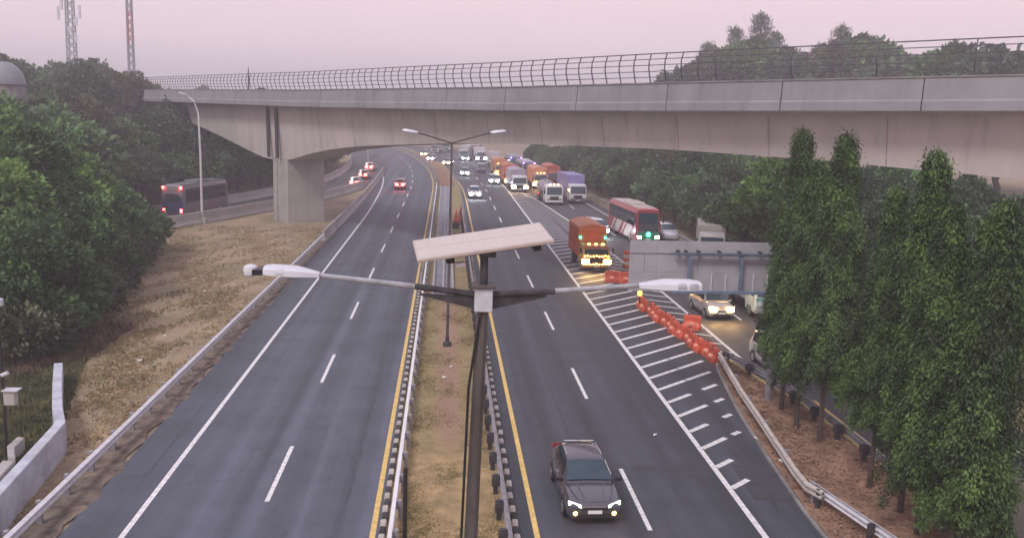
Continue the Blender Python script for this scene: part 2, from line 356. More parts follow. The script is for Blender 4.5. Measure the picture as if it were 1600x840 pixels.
# ---- road markings
def line(name, xf, y0, y1, wd, mt, parent, st=3): return ribbon(name, lambda y: (xf(y) if callable(xf) else xf)-wd/2, lambda y: (xf(y) if callable(xf) else xf)+wd/2, y0, y1, .006, mt, parent, st)
XWL = lambda y: -9.17-(2.1*((y-105)/76)**1.5 if y > 105 else 0)
line('edge_line', XWL, 10, 181, .17, WPAINT, roadL)
line('edge_line', -1.98, 10, 400, .17, YPAINT, roadL)
line('edge_line', lambda y: 2.9-(max(0, y-120)/45)**2*.5 if y < 190 else 1.7, 10, 330, .17, YPAINT, roadR)
line('edge_line', lambda y: 9.83, 10, 158, .2, WPAINT, roadR)
line('edge_line', lambda y: 9.83, 160, 330, .15, WPAINT, roadR)
ge = line('gore_line', lambda y: lerp(GR, y), 45, 160, .2, WPAINT, exitr); ge.location.z = .006
RE2 = [(22.4, 10), (22.4, 55), (21.7, 75), (20.3, 110), (19.7, 130), (17, 165), (16.2, 330)]
line('edge_line', lambda y: lerp(RE2, y), 10, 330, .15, WPAINT, exitr)
line('edge_line', lambda y: 16.75, 10, 39, .14, YPAINT, exitr)
def dashes(parent, xf, y0, n, ln=4.9, per=13.0, ry=0):
    first = None
    for i in range(n):
        y = y0+i*per; o_ = off(y+ln/2); x = xf(y) if callable(xf) else xf
        if first is None or y > 135:
            mb = MB(); a = off(y); b = off(y+ln); mb.add([(-.075, 0, 0), (.075, 0, 0), (.075+b-a, ln, 0), (-.075+b-a, ln, 0)], [(0, 1, 2, 3)])
            o = mb.build('lane_dash', WPAINT, parent); first = first or o
        else: o = first.copy(); COL.objects.link(o)
        o.location = (x+off(y), y, .006)
yl = gnd(415, 783).y; dashes(roadL, -5.5, yl-13, 22)
yr = gnd(1020, 828).y; dashes(roadR, 6.4, yr-13, 21)
dashes(exitr, lambda y: (lerp([(19.2, 20), (18.6, 55), (18.2, 75), (17.3, 110), (16.6, 130), (13.4, 165), (13.0, 330)], y)), gnd(1165, 500).y-13, 12)
# hatched gore: each stripe its own piece
def stripe(p, q, wd, parent, keep=None):
    p = Vector((*p, 0)); q = Vector((*q, 0)); d = q-p; n = Vector((-d.y, d.x, 0)).normalized()*wd/2
    MB().add([(0, 0, 0)]+[tuple(x) for x in (-n, d-n, d+n, n)], [(1, 2, 3, 4)]).build('gore_stripe', WPAINT, parent, loc=(p.x, p.y, .005))
y = 29.2; i = 0
while y < 150:
    xr_ = lerp(GR, y) if y > 45 else 99
    if y < 64.5:
        if y < 32: segs = [(0, .28), ]
        elif y < 38.5: segs = [(0, .42 if i % 2 else .62), (.8, 1)]
        elif y < 40: segs = [(0, .45), (.7, 1)]
        elif y < 46: segs = [(0, .5), (.52, 1)]
        else: segs = [(0, 1)]
        x1 = min(13.45, 12.0+(y-33)*.17) if y > 32 else 12.8
        for a, b in segs: stripe((9.93+(x1-9.93)*a, y+(x1-9.93)*a*.93), (9.93+(x1-9.93)*b, y+(x1-9.93)*b*.93), .23, roadR)
        if y > 45.5: stripe((xr_-.1, y+1.2), (14.0, y+1.2+(xr_-14)*.55), .2, exitr)
    else:
        ax = 9.93+(xr_-9.93)*.62; sg = .9 if y < 88 else max(-.4, .9-(y-88)*.09)
        if xr_-9.93 > .5:
            stripe((9.93, y), (min(ax, 12.58), y+(min(ax, 12.58)-9.93)*sg), .25, roadR)
            stripe((xr_-.1, y+(0 if y < 88 else -.5)), (ax+.1, y+(ax-9.93)*sg*.8), .25, exitr)
    y += 1.87 if y < 64 else 2.0; i += 1
# dark repair patches and skid marks on the right carriageway
PATCH = mat('asphalt_patch', (.055, .055, .066), .8, .15, 1.5)
for (x0, x1, y0, y1) in ((8.0, 9.6, 30.2, 31.6), (6.7, 7.8, 30.6, 31.3), (10.4, 12.2, 28.2, 31.4)):
    MB().add([(x0, y0, 0), (x1, y0+.1, 0), (x1-.1, y1, 0), (x0+.15, y1-.1, 0)], [(0, 1, 2, 3)]).build('repair_patch', PATCH, roadR, loc=(0, 0, .0035))
SKID = mat('skid_mark', (.054, .054, .066), .75, .2, 1.0)
for (xa, ya, xb, yb) in ((3.9, 33, 3.75, 41), (5.0, 34, 4.9, 45)):
    MB().add([(xa-.09, ya, 0), (xa+.09, ya, 0), (xb+.07, yb, 0), (xb-.07, yb, 0)], [(0, 1, 2, 3)]).build('skid_mark', SKID, roadR, loc=(0, 0, .003))

TAR = mat('crack_tar', (.034, .034, .04), .7, .2, 2)
def crack(pts, wd, parent):
    P = []; rg = random.Random(len(pts)+int(pts[0][1]*10))
    for (xa, ya), (xb, yb) in zip(pts, pts[1:]):
        n_ = max(2, int(math.hypot(xb-xa, yb-ya)/.35))
        for k in range(n_): P.append((xa+(xb-xa)*k/n_+rg.uniform(-.09, .09), ya+(yb-ya)*k/n_+rg.uniform(-.09, .09)))
    vs = []
    for k, (a, b) in enumerate(P):
        w_ = wd*rg.uniform(.3, 1)*(.2 if k in (0, len(P)-1) else 1); vs += [(a-w_, b-w_*.6, .0028), (a+w_, b+w_*.6, .0028)]
    MB().add(vs, [(2*k, 2*k+1, 2*k+3, 2*k+2) for k in range(len(P)-1)]).build('crack', TAR, parent)
for pts, wd in (([(-10.8, 41.2), (-9.4, 40.2), (-8.2, 40.6)], .05), ([(-10.6, 38.6), (-9.6, 39.4)], .04), ([(-9.0, 42.5), (-7.6, 41.8)], .035), ([(-9.9, 30), (-10.0, 36), (-9.8, 41)], .022), ([(-3.0, 28), (-2.9, 40), (-3.05, 52)], .02)): crack(pts, wd, roadL)
for pts, wd in (([(7.9, 27.5), (8.2, 33), (7.9, 41)], .022), ([(5.9, 38), (6.0, 46), (5.8, 55)], .02), ([(10.6, 26.5), (11.2, 29), (11.0, 33.5)], .035), ([(3.4, 36), (3.5, 48)], .02), ([(10.2, 36.5), (11.5, 36.2), (12.1, 35)], .03), ([(3.2, 29.5), (4.4, 29.9), (5.6, 29.6), (7, 30)], .018)): crack(pts, wd, roadR)

# ---- median strip: soil/grass bed with painted kerb blocks both sides
def bed(name, xl, xr, y0, y1, z, mt, st=1.0, nx=6, amp=.05, curve=True):
    Y = frange(y0, y1, st); vs = []
    for y in Y:
        a = xl(y) if callable(xl) else xl; b = xr(y) if callable(xr) else xr
        for i in range(nx+1):
            t = i/nx; vs.append((a+(b-a)*t+(off(y) if curve else 0), y, z+amp*math.sin(math.pi*t)*(1+.6*math.sin(y*1.3+i))+rnd.uniform(-1, 1)*amp*.25))
    F = np.array([(j*(nx+1)+i, j*(nx+1)+i+1, (j+1)*(nx+1)+i+1, (j+1)*(nx+1)+i) for j in range(len(Y)-1) for i in range(nx)])
    return npmesh(name, np.array(vs), F, mt, smooth=True)
med = bed('median_strip', -1.62, 2.2, 8, 400, .06, MEDG); tag(med, kind='structure')
def kerb_row(x, y0, y1, parent, wd=.18, ln=.5, gap=.02, h=.2):
    pr = []
    for mt in (KWHITE, KBLACK):
        o = MB().box(-wd/2, wd/2, gap/2, ln-gap/2, 0, h).build('kerb_block', mt, parent, bevel=.025); pr.append(o)
    i = 0; y = y0
    while y < y1:
        o = pr[i % 2] if i < 2 else pr[i % 2].copy()
        if i >= 2: COL.objects.link(o)
        o.location = (x+rnd.uniform(-.015, .015), y, -.02+rnd.uniform(-.015, .01)); o.rotation_euler = (0, 0, rnd.uniform(-.03, .03)); y += ln; i += 1
kerb_row(2.28, 24, 86, med); kerb_row(-1.69, 24, 70, med, ln=.5)
for x, y0, y1, s in ((2.28, 86, 300, 4), (-1.69, 70, 300, 4)):
    mb = MB(); mb.sweep([(-.09, -.02), (.09, -.02), (.09, .18), (-.09, .18)], [(x+off(y), y) for y in frange(y0, y1, s)]); mb.build('kerb', CONCD, med)
# concrete drain along the far median
dr = thing('median_drain', 'pale concrete drain with low walls running along the far median', 'drain')
for x in (-.75, -.05, .62): MB().sweep([(-.07, .02), (.07, .02), (.07, .32), (-.07, .32)], [(x+off(y), y) for y in frange(60, 150, 5)]).build('drain_wall', CONC, dr)
fl = ribbon('drain_bed', -.68, .55, 60, 150, .14, mat('drain_floor', (.2, .22, .27), .6, .25, 1), dr)
tag(bed('bare_median_soil', -1.4, 1.6, 152, 260, .15, SOIL, st=4), kind='structure')

# ---- soil island between the carriageway and the exit road
IS_L = [(11.0, 8), (11.6, 20), (11.75, 27), (12.2, 32), (12.8, 37.5), (13.8, 44), (14.4, 46)]
IS_R = [(16.2, 8), (16.1, 27), (16.0, 33), (15.8, 38), (15.1, 42), (14.6, 46)]
isl = bed('planting_island', lambda y: lerp(IS_L, y), lambda y: lerp(IS_R, y), 8, 46, .09, SOIL, nx=8, amp=.06, curve=False); tag(isl, kind='structure')
mb = MB(); mb.sweep([(-.08, -.05), (.08, -.05), (.08, .14), (-.08, .14)], [(lerp(IS_R, y)+.08, y) for y in frange(8, 45.5, 1.5)]); mb.build('kerb', mat('yellow_kerb', (.50, .40, .17), .8, .35, 1.3), isl)
mb = MB(); mb.sweep([(-.06, -.05), (.06, -.05), (.06, .07), (-.06, .07)], [(lerp(IS_L, y)-.06, y) for y in frange(8, 45.5, 1.5)]); mb.build('kerb', CONCD, isl)
# rough gravelly shoulder beside the left guardrail
tag(bed('dirt_shoulder', lambda y: -12.2+.1*math.sin(y*1.9), lambda y: -11.02+.10*math.sin(y*.7)+.12*math.sin(y*2.3)+.1*rnd.random(), 8, 180, .0, mat('shoulder_dirt', (.115, .095, .082), .95, .4, 1.6, bump=.6, col2=(.17, .13, .10)), nx=3, amp=.03, st=.5), kind='structure')

# ================================================================ OVERPASS
NEAR = [(-62, 168), (-50, 148.5), (-38.7, 130), (-26, 110), (-14, 91.5), (-4.5, 77), (4.3, 64), (11.8, 54.2), (20, 45.5), (26.8, 39.2), (36, 31), (50, 19)]
def cat(P, n=6):
    out = []
    for i in range(len(P)-1):
        p0, p1, p2, p3 = P[max(0, i-1)], P[i], P[i+1], P[min(len(P)-1, i+2)]
        for k in range(n):
            t = k/n
            out.append(tuple(.5*((2*b)+(-a+c)*t+(2*a-5*b+4*c-d)*t*t+(-a+3*b-3*c+d)*t**3) for a, b, c, d in zip(p0, p1, p2, p3)))
    return out+[P[-1]]
NP = [Vector((x, y, 0)) for x, y in cat(NEAR, 10)]
S = [0]
for a, b in zip(NP, NP[1:]): S.append(S[-1]+(b-a).length)
def bp(s):
    i = max(0, min(len(S)-2, int(np.searchsorted(S, s))-1)); t = (s-S[i])/(S[i+1]-S[i]); p = NP[i].lerp(NP[i+1], t)
    a = NP[max(0, i-2)]; b = NP[min(len(NP)-1, i+3)]; d = (b-a).normalized(); return p, d, Vector((-d.y, d.x, 0))   # point, direction, away from camera
def s_of_x(X): return float(np.interp(X, [p.x for p in NP], S))
def zb(s): return float(np.interp(bp(s)[0].x, [-60, -38, -14, 4, 11.4, 20, 27, 50], [12.35, 12.35, 12.3, 12.5, 12.72, 12.98, 13.2, 14.0]))
PIER_S = s_of_x(-19.3); LEFT_S = s_of_x(-39.5)
SOFX, SOFZ = [], []          # underside profile, measured along the bridge
for px, py, Y in ((262, 172, 128.5), (277, 184, 126), (290, 190, 124), (320, 202, 119), (350, 215, 114), (385, 232, 108.5), (415, 246, 104), (440, 251, 99.6), (450, 250.5, 98), (480, 241, 93.5), (513, 234, 89), (563, 228, 84.5), (697, 223, 74), (825, 225, 63.8), (889, 228, 60), (1050, 235, 52.6), (1250, 249, 46.8), (1343, 256, 45), (1430, 265, 43), (1587, 279, 39.8)):
    q = at(px, py, Y+1.2); SOFX.append(q.x-1.6); SOFZ.append(q.z)
SOFX.append(45.0); SOFZ.append(8.0)
def soff(s): return float(np.mean([np.interp(bp(s+k)[0].x, SOFX, SOFZ) for k in (-1.5, -.75, 0, .75, 1.5)]))
bridge = thing('overpass_bridge', 'long grey concrete overpass with haunched girder crossing above the motorway', 'bridge')
ST = frange(0, S[-1], 1.5)
def bsweep(name, fprof, s0, s1, mt, st=1.5, parent=bridge, smooth=False):
    mb = MB(); rings = []
    for s in frange(s0, s1, st):
        p, d, n = bp(s); rings.append([p+n*a+Vector((0, 0, z)) for a, z in fprof(s)])
    mb.loft(rings); return mb.build(name, mt, parent, smooth=smooth)
DW = 10.0
bsweep('deck_slab', lambda s: [(.35, zb(s)+.05), (2.0, zb(s)-.28), (DW-2, zb(s)-.28), (DW, zb(s)+.05), (DW, zb(s)+.35), (.35, zb(s)+.35)], 0, S[-1], CONCB)
bsweep('box_girder', lambda s: [(1.5, zb(s)-.14), (1.95, soff(s)), (6.1, soff(s)), (6.6, zb(s)-.14)], LEFT_S, S[-1], CONCB, 1.0)
# parapet panels with open joints
s = 2.0; jl = [s_of_x(x) for x in ()]
step = 7.1
while s < S[-1]-8:
    g = .03
    prof = lambda q: [(-.02, zb(q)-.02), (.42, zb(q)-.02), (.30, zb(q)+1.52), (.10, zb(q)+1.52), (.04, zb(q)+.52), (-.02, zb(q)+.42)]
    bsweep('parapet_panel', prof, s+g, s+step-g, CONCF, 1.4)
    s += step
bsweep('far_parapet', lambda q: [(DW-.3, zb(q)), (DW, zb(q)), (DW, zb(q)+1.45), (DW-.25, zb(q)+1.45)], 0, S[-1], CONCF)
bsweep('coping', lambda q: [(.05, zb(q)+1.525), (.36, zb(q)+1.525), (.36, zb(q)+1.6), (.05, zb(q)+1.6)], 2, S[-1]-6, CONCD)
# pier
p, d, n = bp(PIER_S+.8)
def obox(mb, c, d, n, s0, s1, a0, a1, z0, z1):
    vs = [c+d*a+n*b+Vector((0, 0, z)) for z in (z0, z1) for a, b in ((s0, a0), (s1, a0), (s1, a1), (s0, a1))]
    return mb.add(vs, [(3,2,1,0),(4,5,6,7),(0,1,5,4),(1,2,6,5),(2,3,7,6),(3,0,4,7)])
obox(MB(), p, d, n, -1.5, 1.0, 1.9, 6.2, -.5, 6.9).build('pier', CONC, bridge, bevel=.08)
obox(MB(), p, d, n, -2.4, -1.52, 1.75, 3.2, -.5, 6.9).build('pier', CONC, bridge, bevel=.06)
for ds in (-1.95, .35):
    mb = MB(); q, dd, nn = bp(PIER_S+ds); mb.poly([q+nn*1.34+Vector((0, 0, zb(PIER_S)-.2)), q+nn*1.46+Vector((0, 0, 6.8))], .19, 8); mb.build('drain_pipe', DARKST, bridge)
for ds in (10, 17, 24, 31, 38, 44, 50, 56, 62, 68.5, 75):
    s_ = PIER_S+ds; q, dd, nn = bp(s_); z0, z1 = zb(s_)-.3, soff(s_)+.05; nw = 1.5+.45*((zb(s_)-.14-z0)/(zb(s_)-.14-soff(s_))); nw2 = 1.5+.45*((zb(s_)-.14-z1)/(zb(s_)-.14-soff(s_)))
    MB().add([q+dd*a+nn*(b+c)+Vector((0, 0, z)) for z, b in ((z0, nw), (z1, nw2)) for a, c in ((-.025, -.012), (.025, -.012), (.025, .05), (-.025, .05))], [(3,2,1,0),(4,5,6,7),(0,1,5,4),(1,2,6,5),(2,3,7,6),(3,0,4,7)]).build('web_joint', mat('joint_concrete', (.27, .24, .23), .9, .2, 2), bridge)
p, d, n = bp(LEFT_S)
obox(MB(), p, d, n, -3.0, 1.2, .8, 8, -1, 11.0).build('abutment', CONCD, bridge, bevel=.05)
# fence on the parapet: close curved posts on the left, plain rails towards the right
S_CH = s_of_x(14.2)
pm = None
fm = mat('fence_steel', (.085, .085, .10), .6, .3, 4, metal=.3)
s = s_of_x(-52)
while s < S[-1]-6:
    q, d, n = bp(s)
    if pm is None:
        pm = MB().poly([(0, .14, 0), (0, .02, .35), (0, -.10, .75), (0, -.08, 1.2), (0, .1, 1.66)], .038, 4).build('fence_post', fm, bridge); o = pm
    else: o = dup(pm, bridge)
    o.location = q+Vector((0, 0, zb(s)+1.6))+n*.06; o.rotation_euler = (0, 0, math.atan2(d.y, d.x))
    s += 1.12 if s < S_CH else 4.4
for k, (h, a) in enumerate(((.3, .04), (.62, -.06), (.98, -.09), (1.32, -.03), (1.64, .1))):
    mb = MB(); pts = []
    for s in frange(s_of_x(-52), S[-1]-6, 1.5):
        q, d, n = bp(s); pts.append(q+n*(a+.06)+Vector((0, 0, zb(s)+1.6+h)))
    mb.poly(pts, .03 if k < 4 else .04, 4); mb.build('fence_rail', fm, bridge)
mb = MB(); q, d, n = bp(s_of_x(-34)); mb.poly([q+n*9+Vector((0, 0, 13)), q+n*9+Vector((0, 0, 16.3)), q+n*9+Vector((0, 0, 17.2))], [.12, .10, .03], 6)
tag(mb.build('thin_mast', DARKST), 'thin dark mast rising behind the left end of the overpass fence', 'mast')

# ================================================================ GUARDRAILS AND BARRIERS
WPROF = [(a*1.5, z) for a, z in [(-.02, .43), (.05, .47), (.05, .53), (-.02, .57), (-.02, .60), (.05, .64), (.05, .70), (-.02, .745), (-.035, .745), (.03, .70), (.03, .645), (-.035, .60), (-.035, .57), (.03, .53), (.03, .475), (-.035, .43)]]
def guardrail(name, label, path, side, spacing, rail_m, post_m, pw=.14, zoff=0, block=None, group=None):
    g = thing(name, label, 'guardrail', group=group)
    mb = MB(); mb.sweep([(a*side, z+zoff) for a, z in WPROF], path); mb.build('rail_beam', rail_m, g)
    P = [Vector((*q, 0)) for q in path]; d = 0; acc = spacing*.3; proto = None
    for a, b in zip(P, P[1:]):
        ln = (b-a).length; dr_ = (b-a).normalized(); nr = Vector((dr_.y, -dr_.x, 0))
        while acc < ln:
            c = a+dr_*acc-nr*side*(.10+pw/2)
            if proto is None:
                m_ = MB().box(-pw/2, pw/2, -pw*.5, pw*.5, -.1, .74+zoff); 
                if block: m_.box(-pw*.85, pw*.85, -pw*.95, pw*.95, .36, .68+zoff)
                m_.box(pw/2-.001 if side > 0 else -pw/2-.07, pw/2+.07 if side > 0 else -pw/2+.001, -.06, .06, .46, .72)
                o = proto = m_.build('post', post_m, g, bevel=.01)
            else: o = dup(proto, g)
            o.location = c; o.rotation_euler = (0, 0, math.atan2(dr_.y, dr_.x)-math.pi/2)
            acc += spacing
        acc -= ln
    return g
guardrail('guardrail', 'long pale steel guardrail between left carriageway and brown grass verge', [(-11.75, 16), (-11.6, 33), (-11.45, 57), (-11.3, 74), (-11.25, 86)], 1, 2.0, GALV, GALVD)
guardrail('guardrail', 'thin steel guardrail on the left side of the grass median', [(-1.38+off(y), y) for y in frange(16, 150, 6)], -1, 2.0, mat('bright_rail', (.72, .72, .76), .5, .08, 4, metal=.1), GALVD, pw=.12)
guardrail('guardrail', 'steel guardrail on dark posts on the right side of the grass median', [(1.98+off(y), y) for y in frange(16, 110, 6)], 1, 2.0, GALVD, DARKST, pw=.15, block=True)
guardrail('guardrail', 'bent tan guardrail along the left edge of the soil island, starting at the red barriers', [(14.0, 44.6), (13.55, 41.5), (13.1, 38.2), (12.75, 35), (12.4, 32), (12.08, 29.2), (12.0, 27.9), (12.25, 27.2)], 1, 3.2, mat('tan_rail', (.50, .45, .42), .6, .2, 3, metal=.2), GALVD)
guardrail('guardrail', 'short straight steel guardrail in the bottom right, overlapping the bent one', [(12.2, 28.2), (12.75, 25.6), (13.4, 22.5), (13.8, 19)], -1, 2.6, GALV, DARKST)
guardrail('guardrail', 'dark guardrail behind the columnar trees beside the exit road', [(14.3, 45.2), (15.0, 42.6), (15.55, 39), (15.75, 33), (15.85, 27), (15.9, 16)], -1, 2.2, GALVD, DARKST, pw=.17, block=True)
guardrail('guardrail', 'distant steel guardrail along the right edge of the exit road in front of the woods', [(lerp(RE, y)+.5+off(y), y) for y in frange(50, 200, 6)], -1, 4, GALVD, GALVD)
JER = [(-.32, 0), (.32, 0), (.30, .1), (.14, .35), (.09, .95), (-.09, .95), (-.14, .35), (-.30, .1)]
def barrier(label, path, mt=CONC, sc=1.0, cat_='barrier'):
    o = MB().sweep([(a*sc, z*sc) for a, z in JER], path).build('concrete_barrier', mt); return tag(o, label, cat_)
barrier('pale concrete barrier continuing the left guardrail up to the merge', [(-11.3, 86.3), (-11.25, 110), (-11.3, 130), (-11.5, 150), (-11.9, 170), (-12.2, 182)], CONC, 1.0)
def offs(path, a):
    P = [Vector((*q, 0)) for q in path]; o = []
    for i, q in enumerate(P):
        d = P[min(i+1, len(P)-1)]-P[max(0, i-1)]; nr = Vector((d.y, -d.x, 0)).normalized(); o.append(tuple((q+nr*a)[:2]))
    return o
near = [q for q in SLIP if 60 < q[1] < 150]; farp = [q for q in SLIP if 60 < q[1] < 235]
barrier('low grey concrete barrier on the near side of the slip road, below the coach', offs(near, 4.1), CONC, 1.25)
barrier('pale concrete barrier on the far side of the slip road against the trees', offs(farp, -4.1), CONC, 1.15)
barrier('concrete barrier on the far median bend beside the left carriageway', [(-1.5+off(y), y) for y in frange(151, 300, 5)], CONCD, .9)
# boundary wall in the bottom left
wp = [(-11.9, 18), (-12.35, 23), (-12.62, 26), (-13.1, 30.2), (-13.4, 32.6), (-14.3, 34.6), (-15.6, 37.8), (-17.0, 41.4)]
mb = MB(); rings = []
for i, q in enumerate(wp):
    a = Vector((*wp[max(0, i-1)], 0)); b = Vector((*wp[min(len(wp)-1, i+1)], 0)); d = (b-a).normalized(); nr = Vector((-d.y, d.x, 0)); c = Vector((*q, 0)); h = [1.15, 1.15, 1.15, 1.1, 1.05, .95, .85, .75][i]
    rings.append([c+Vector((0, 0, -.2)), c+Vector((0, 0, h)), c+nr*.36+Vector((0, 0, h)), c+nr*.36+Vector((0, 0, -.2))])
mb.loft(rings); tag(mb.build('boundary_wall', mat('whitewashed_wall', (.46, .49, .56), .85, .22, 1.1, bump=.2), bevel=.02), 'low whitewashed wall bending away from the guardrail in the bottom left corner', 'wall')
mb = MB(); rings = []
for q in ((-13.9, 26.9), (-14.15, 29.2), (-14.3, 30.6)):
    c = Vector((*q, 0)); rings.append([c+Vector((0, 0, -.1)), c+Vector((0, 0, .38)), c+Vector((-.42, .05, .38)), c+Vector((-.42, .05, -.1))])
mb.loft(rings); rings = []
for q in ((-14.3, 30.65), (-14.75, 31.6), (-14.8, 32.5)):
    c = Vector((*q, 0)); rings.append([c+Vector((0, 0, -.1)), c+Vector((0, 0, .5)), c+Vector((-.3, .1, .5)), c+Vector((-.3, .1, -.1))])
mb.loft(rings); tag(mb.build('drain_slab', CONC, bevel=.03), 'short bent concrete drain edge on the grass behind the whitewashed wall', 'drain')

# ================================================================ STREET FURNITURE
# foreground twin lamp post with solar panel
def luminaire(parent, x0, x1, y, z0, z1, slots, mt=WHITEP):
    # tapered LED head from x0 (arm end) to x1 (tip)
    rings = []; N = 7
    for i in range(N+1):
        t = i/N; x = x0+(x1-x0)*t; z = z0+(z1-z0)*t; w_ = (.07+.12*min(1, t*2.2))*(1 if i < N else .8); h = .03+.055*min(1, t*2.4)*(1 if i < N else .7)
        rings.append([(x, y-w_, z-.03), (x, y-w_*.95, z+h*.55), (x, y-w_*.55, z+h), (x, y+w_*.55, z+h), (x, y+w_*.95, z+h*.55), (x, y+w_, z-.03), (x, y, z-.05)])
    o = MB().loft(rings).build('lamp_head', mt, parent, smooth=True)
    for a, b in slots:
        xa = x0+(x1-x0)*a; xb = x0+(x1-x0)*b; z = z0+(z1-z0)*(a+b)/2
        mb = MB(); mb.slab([(xa, y-.195, z-.005), (xb, y-.195, z-.005), (xb, y-.165, z+.06), (xa, y-.165, z+.06)], .006); mb.build('driver_cover', GALVD, o)
    return o
PX, PY = .55, 12.6
lp = thing('lamp_post', 'rusty foreground lamp post with two arms, grey box and solar panel on top', 'lamp post', (PX-.28, PY, 0))
X = lambda x: x-(PX-.28)
def lpt(x, z): return (X(x), 0, z)
MB().poly([(0, 0, -.1), (.13, 0, 4), (.20, 0, 7), (.27, 0, 9.72)], [.13, .115, .10, .085], 8).build('pole', POLEM, lp, smooth=True)
MB().poly([(-.16, -.06, 0), (-.02, -.06, 4), (.06, -.05, 7), (.10, -.06, 8.6), (.22, -.1, 9.55), (.25, -.1, 9.7)], .022, 6).build('cable', BLACKP, lp)
MB().box(X(.55)-.125, X(.55)+.125, -.13, .12, 9.70, 10.03).build('control_box', mat('grey_box', (.48, .49, .54), .5, .15, 5), lp, bevel=.01)
MB().box(X(.55)-.165, X(.55)+.165, -.17, .16, 10.032, 10.075).build('box_cap', POLEM, lp, bevel=.008)
MB().poly([lpt(.55, 10.07), lpt(.55, 10.42), (X(.55)+.02, 0, 10.5), (X(.55)+.14, .05, 10.55)], [.06, .06, .055, .05], 8).build('panel_mast', DARKST, lp, smooth=True)
MB().box(X(.55)-.07, X(.55)+.16, -.08, .09, 10.46, 10.54).build('panel_bracket', DARKST, lp, bevel=.01)
for sgn, xs_ in ((-1, (.42, -.40, -1.72)), (1, (.68, 1.55, 2.75))):
    pts = [lpt(xs_[0], 9.93), lpt(xs_[1], 9.97+(.055 if sgn < 0 else .02)), lpt(xs_[2], 10.16 if sgn < 0 else 10.09)]
    MB().poly(pts[:2], [.048, .045], 8).build('arm', DARKST, lp, smooth=True)
    MB().poly(pts[1:], [.04, .034], 8).build('arm', mat('arm_steel', (.34, .35, .38), .5, .25, 5, metal=.3), lp, smooth=True)
    mb = MB(); a, b = xs_[0], xs_[0]+sgn*.75
    mb.loft([[lpt(a, 9.90), (X(a), .02, 9.90), (X(a), .02, 9.72), lpt(a, 9.72)], [lpt(b, 9.93), (X(b), .02, 9.93), (X(b), .02, 9.90), lpt(b, 9.90)]]); mb.build('gusset', DARKST, lp)
luminaire(lp, X(-1.70), X(-2.44), 0, 10.17, 10.21, ((.62, .78),))
luminaire(lp, X(2.73), X(3.6), 0, 10.09, 10.09, ((.60, .74), (.79, .93)))
MB().box(X(-2.60), X(-2.44), -.1, .1, 10.16, 10.24).build('sensor_neck', BLACKP, lp, bevel=.01)
MB().lathe([(.03, -.085), (.09, -.06), (.105, 0), (.09, .06), (.03, .085)], (X(-2.63), 0, 10.21), 10).build('sensor_dome', WHITEP, lp, smooth=True)
# solar panel (frame with rows of cells)
pc = Vector((.516, 12.913, 10.645)); az, tl, rl = .086, .152, -.125
pa = Vector((math.cos(az)*math.cos(tl), math.sin(az)*math.cos(tl), math.sin(tl))); n0 = pa.cross(Vector((0, 0, 1))).normalized()
pb = n0*math.cos(rl)-pa.cross(n0)*math.sin(rl); pn = pb.cross(pa).normalized()
if pn.z < 0: pn = -pn
def pq(a, b, c): return pc+pa*a+pb*b+pn*c-Vector((PX-.28, PY, 0))
def pbox(a0, a1, b0, b1, c0, c1): 
    return MB().add([pq(a, b, c) for c in (c0, c1) for a, b in ((a0, b0), (a1, b0), (a1, b1), (a0, b1))], [(3,2,1,0),(4,5,6,7),(0,1,5,4),(1,2,6,5),(2,3,7,6),(3,0,4,7)])
SOLF = mat('panel_frame', (.48, .41, .385), .45, .1, 4, metal=.3)
SOLC = mat('sky_sheen_solar_cell', (.50, .45, .425), .42, .02, 6, rnd_obj=.03)  # pale beige puts the sky's reflection into the cell colour
pan = pbox(-.95, .95, -.5, .5, -.05, -.004).build('solar_panel', SOLF, lp, bevel=.006)
for i in range(10):
    for j in range(2):
        a0 = -.925+i*.185; b0 = -.475+j*.48
        pbox(a0+.0006, a0+.1844, b0+.004, b0+.471, -.003, .0015).build('solar_cell', SOLC, pan)
MB().poly([pq(-.55, .2, -.12), pq(.75, .2, -.12)], .025, 6).build('panel_rail', DARKST, lp)
for a in (-.5, .72): pbox(a-.05, a+.06, .05, .38, -.16, -.052).build('panel_clamp', BLACKP, lp)
pbox(-.43, -.30, .3, .4, -.22, -.17).build('junction_box', WHITEP, lp)

# second twin lamp post in the median
lp2 = thing('lamp_post', 'slim twin arm lamp post standing on the soil path of the median', 'lamp post', (.22, 47.5, .05))
MB().lathe([(.22, 0), (.22, .3), (.10, .36), (.10, .6)], (0, 0, 0), 8).build('base', DARKST, lp2)
MB().poly([(0, 0, .5), (.03, 0, 6), (.05, 0, 10.75)], [.085, .07, .05], 8).build('pole', POLEM, lp2, smooth=True)
for sgn, xe, ze in ((-1, -1.75, 11.2), (1, 2.1, 11.3)):
    MB().poly([(.05, 0, 10.7), (.05+sgn*.5, 0, 10.85), (xe, 0, ze)], [.04, .035, .03], 6).build('arm', DARKST, lp2)
    MB().loft([[(xe+sgn*t, -w_, ze+dz+sgn*0), (xe+sgn*t, w_, ze+dz), (xe+sgn*t, w_*.6, ze+dz+h), (xe+sgn*t, -w_*.6, ze+dz+h)] for t, w_, dz, h in ((-.1, .06, -.02, .06), (.15, .16, -.01, .12), (.55, .16, .05, .11), (.7, .08, .08, .06))]).build('lamp_head', WHITEP, lp2, smooth=True)
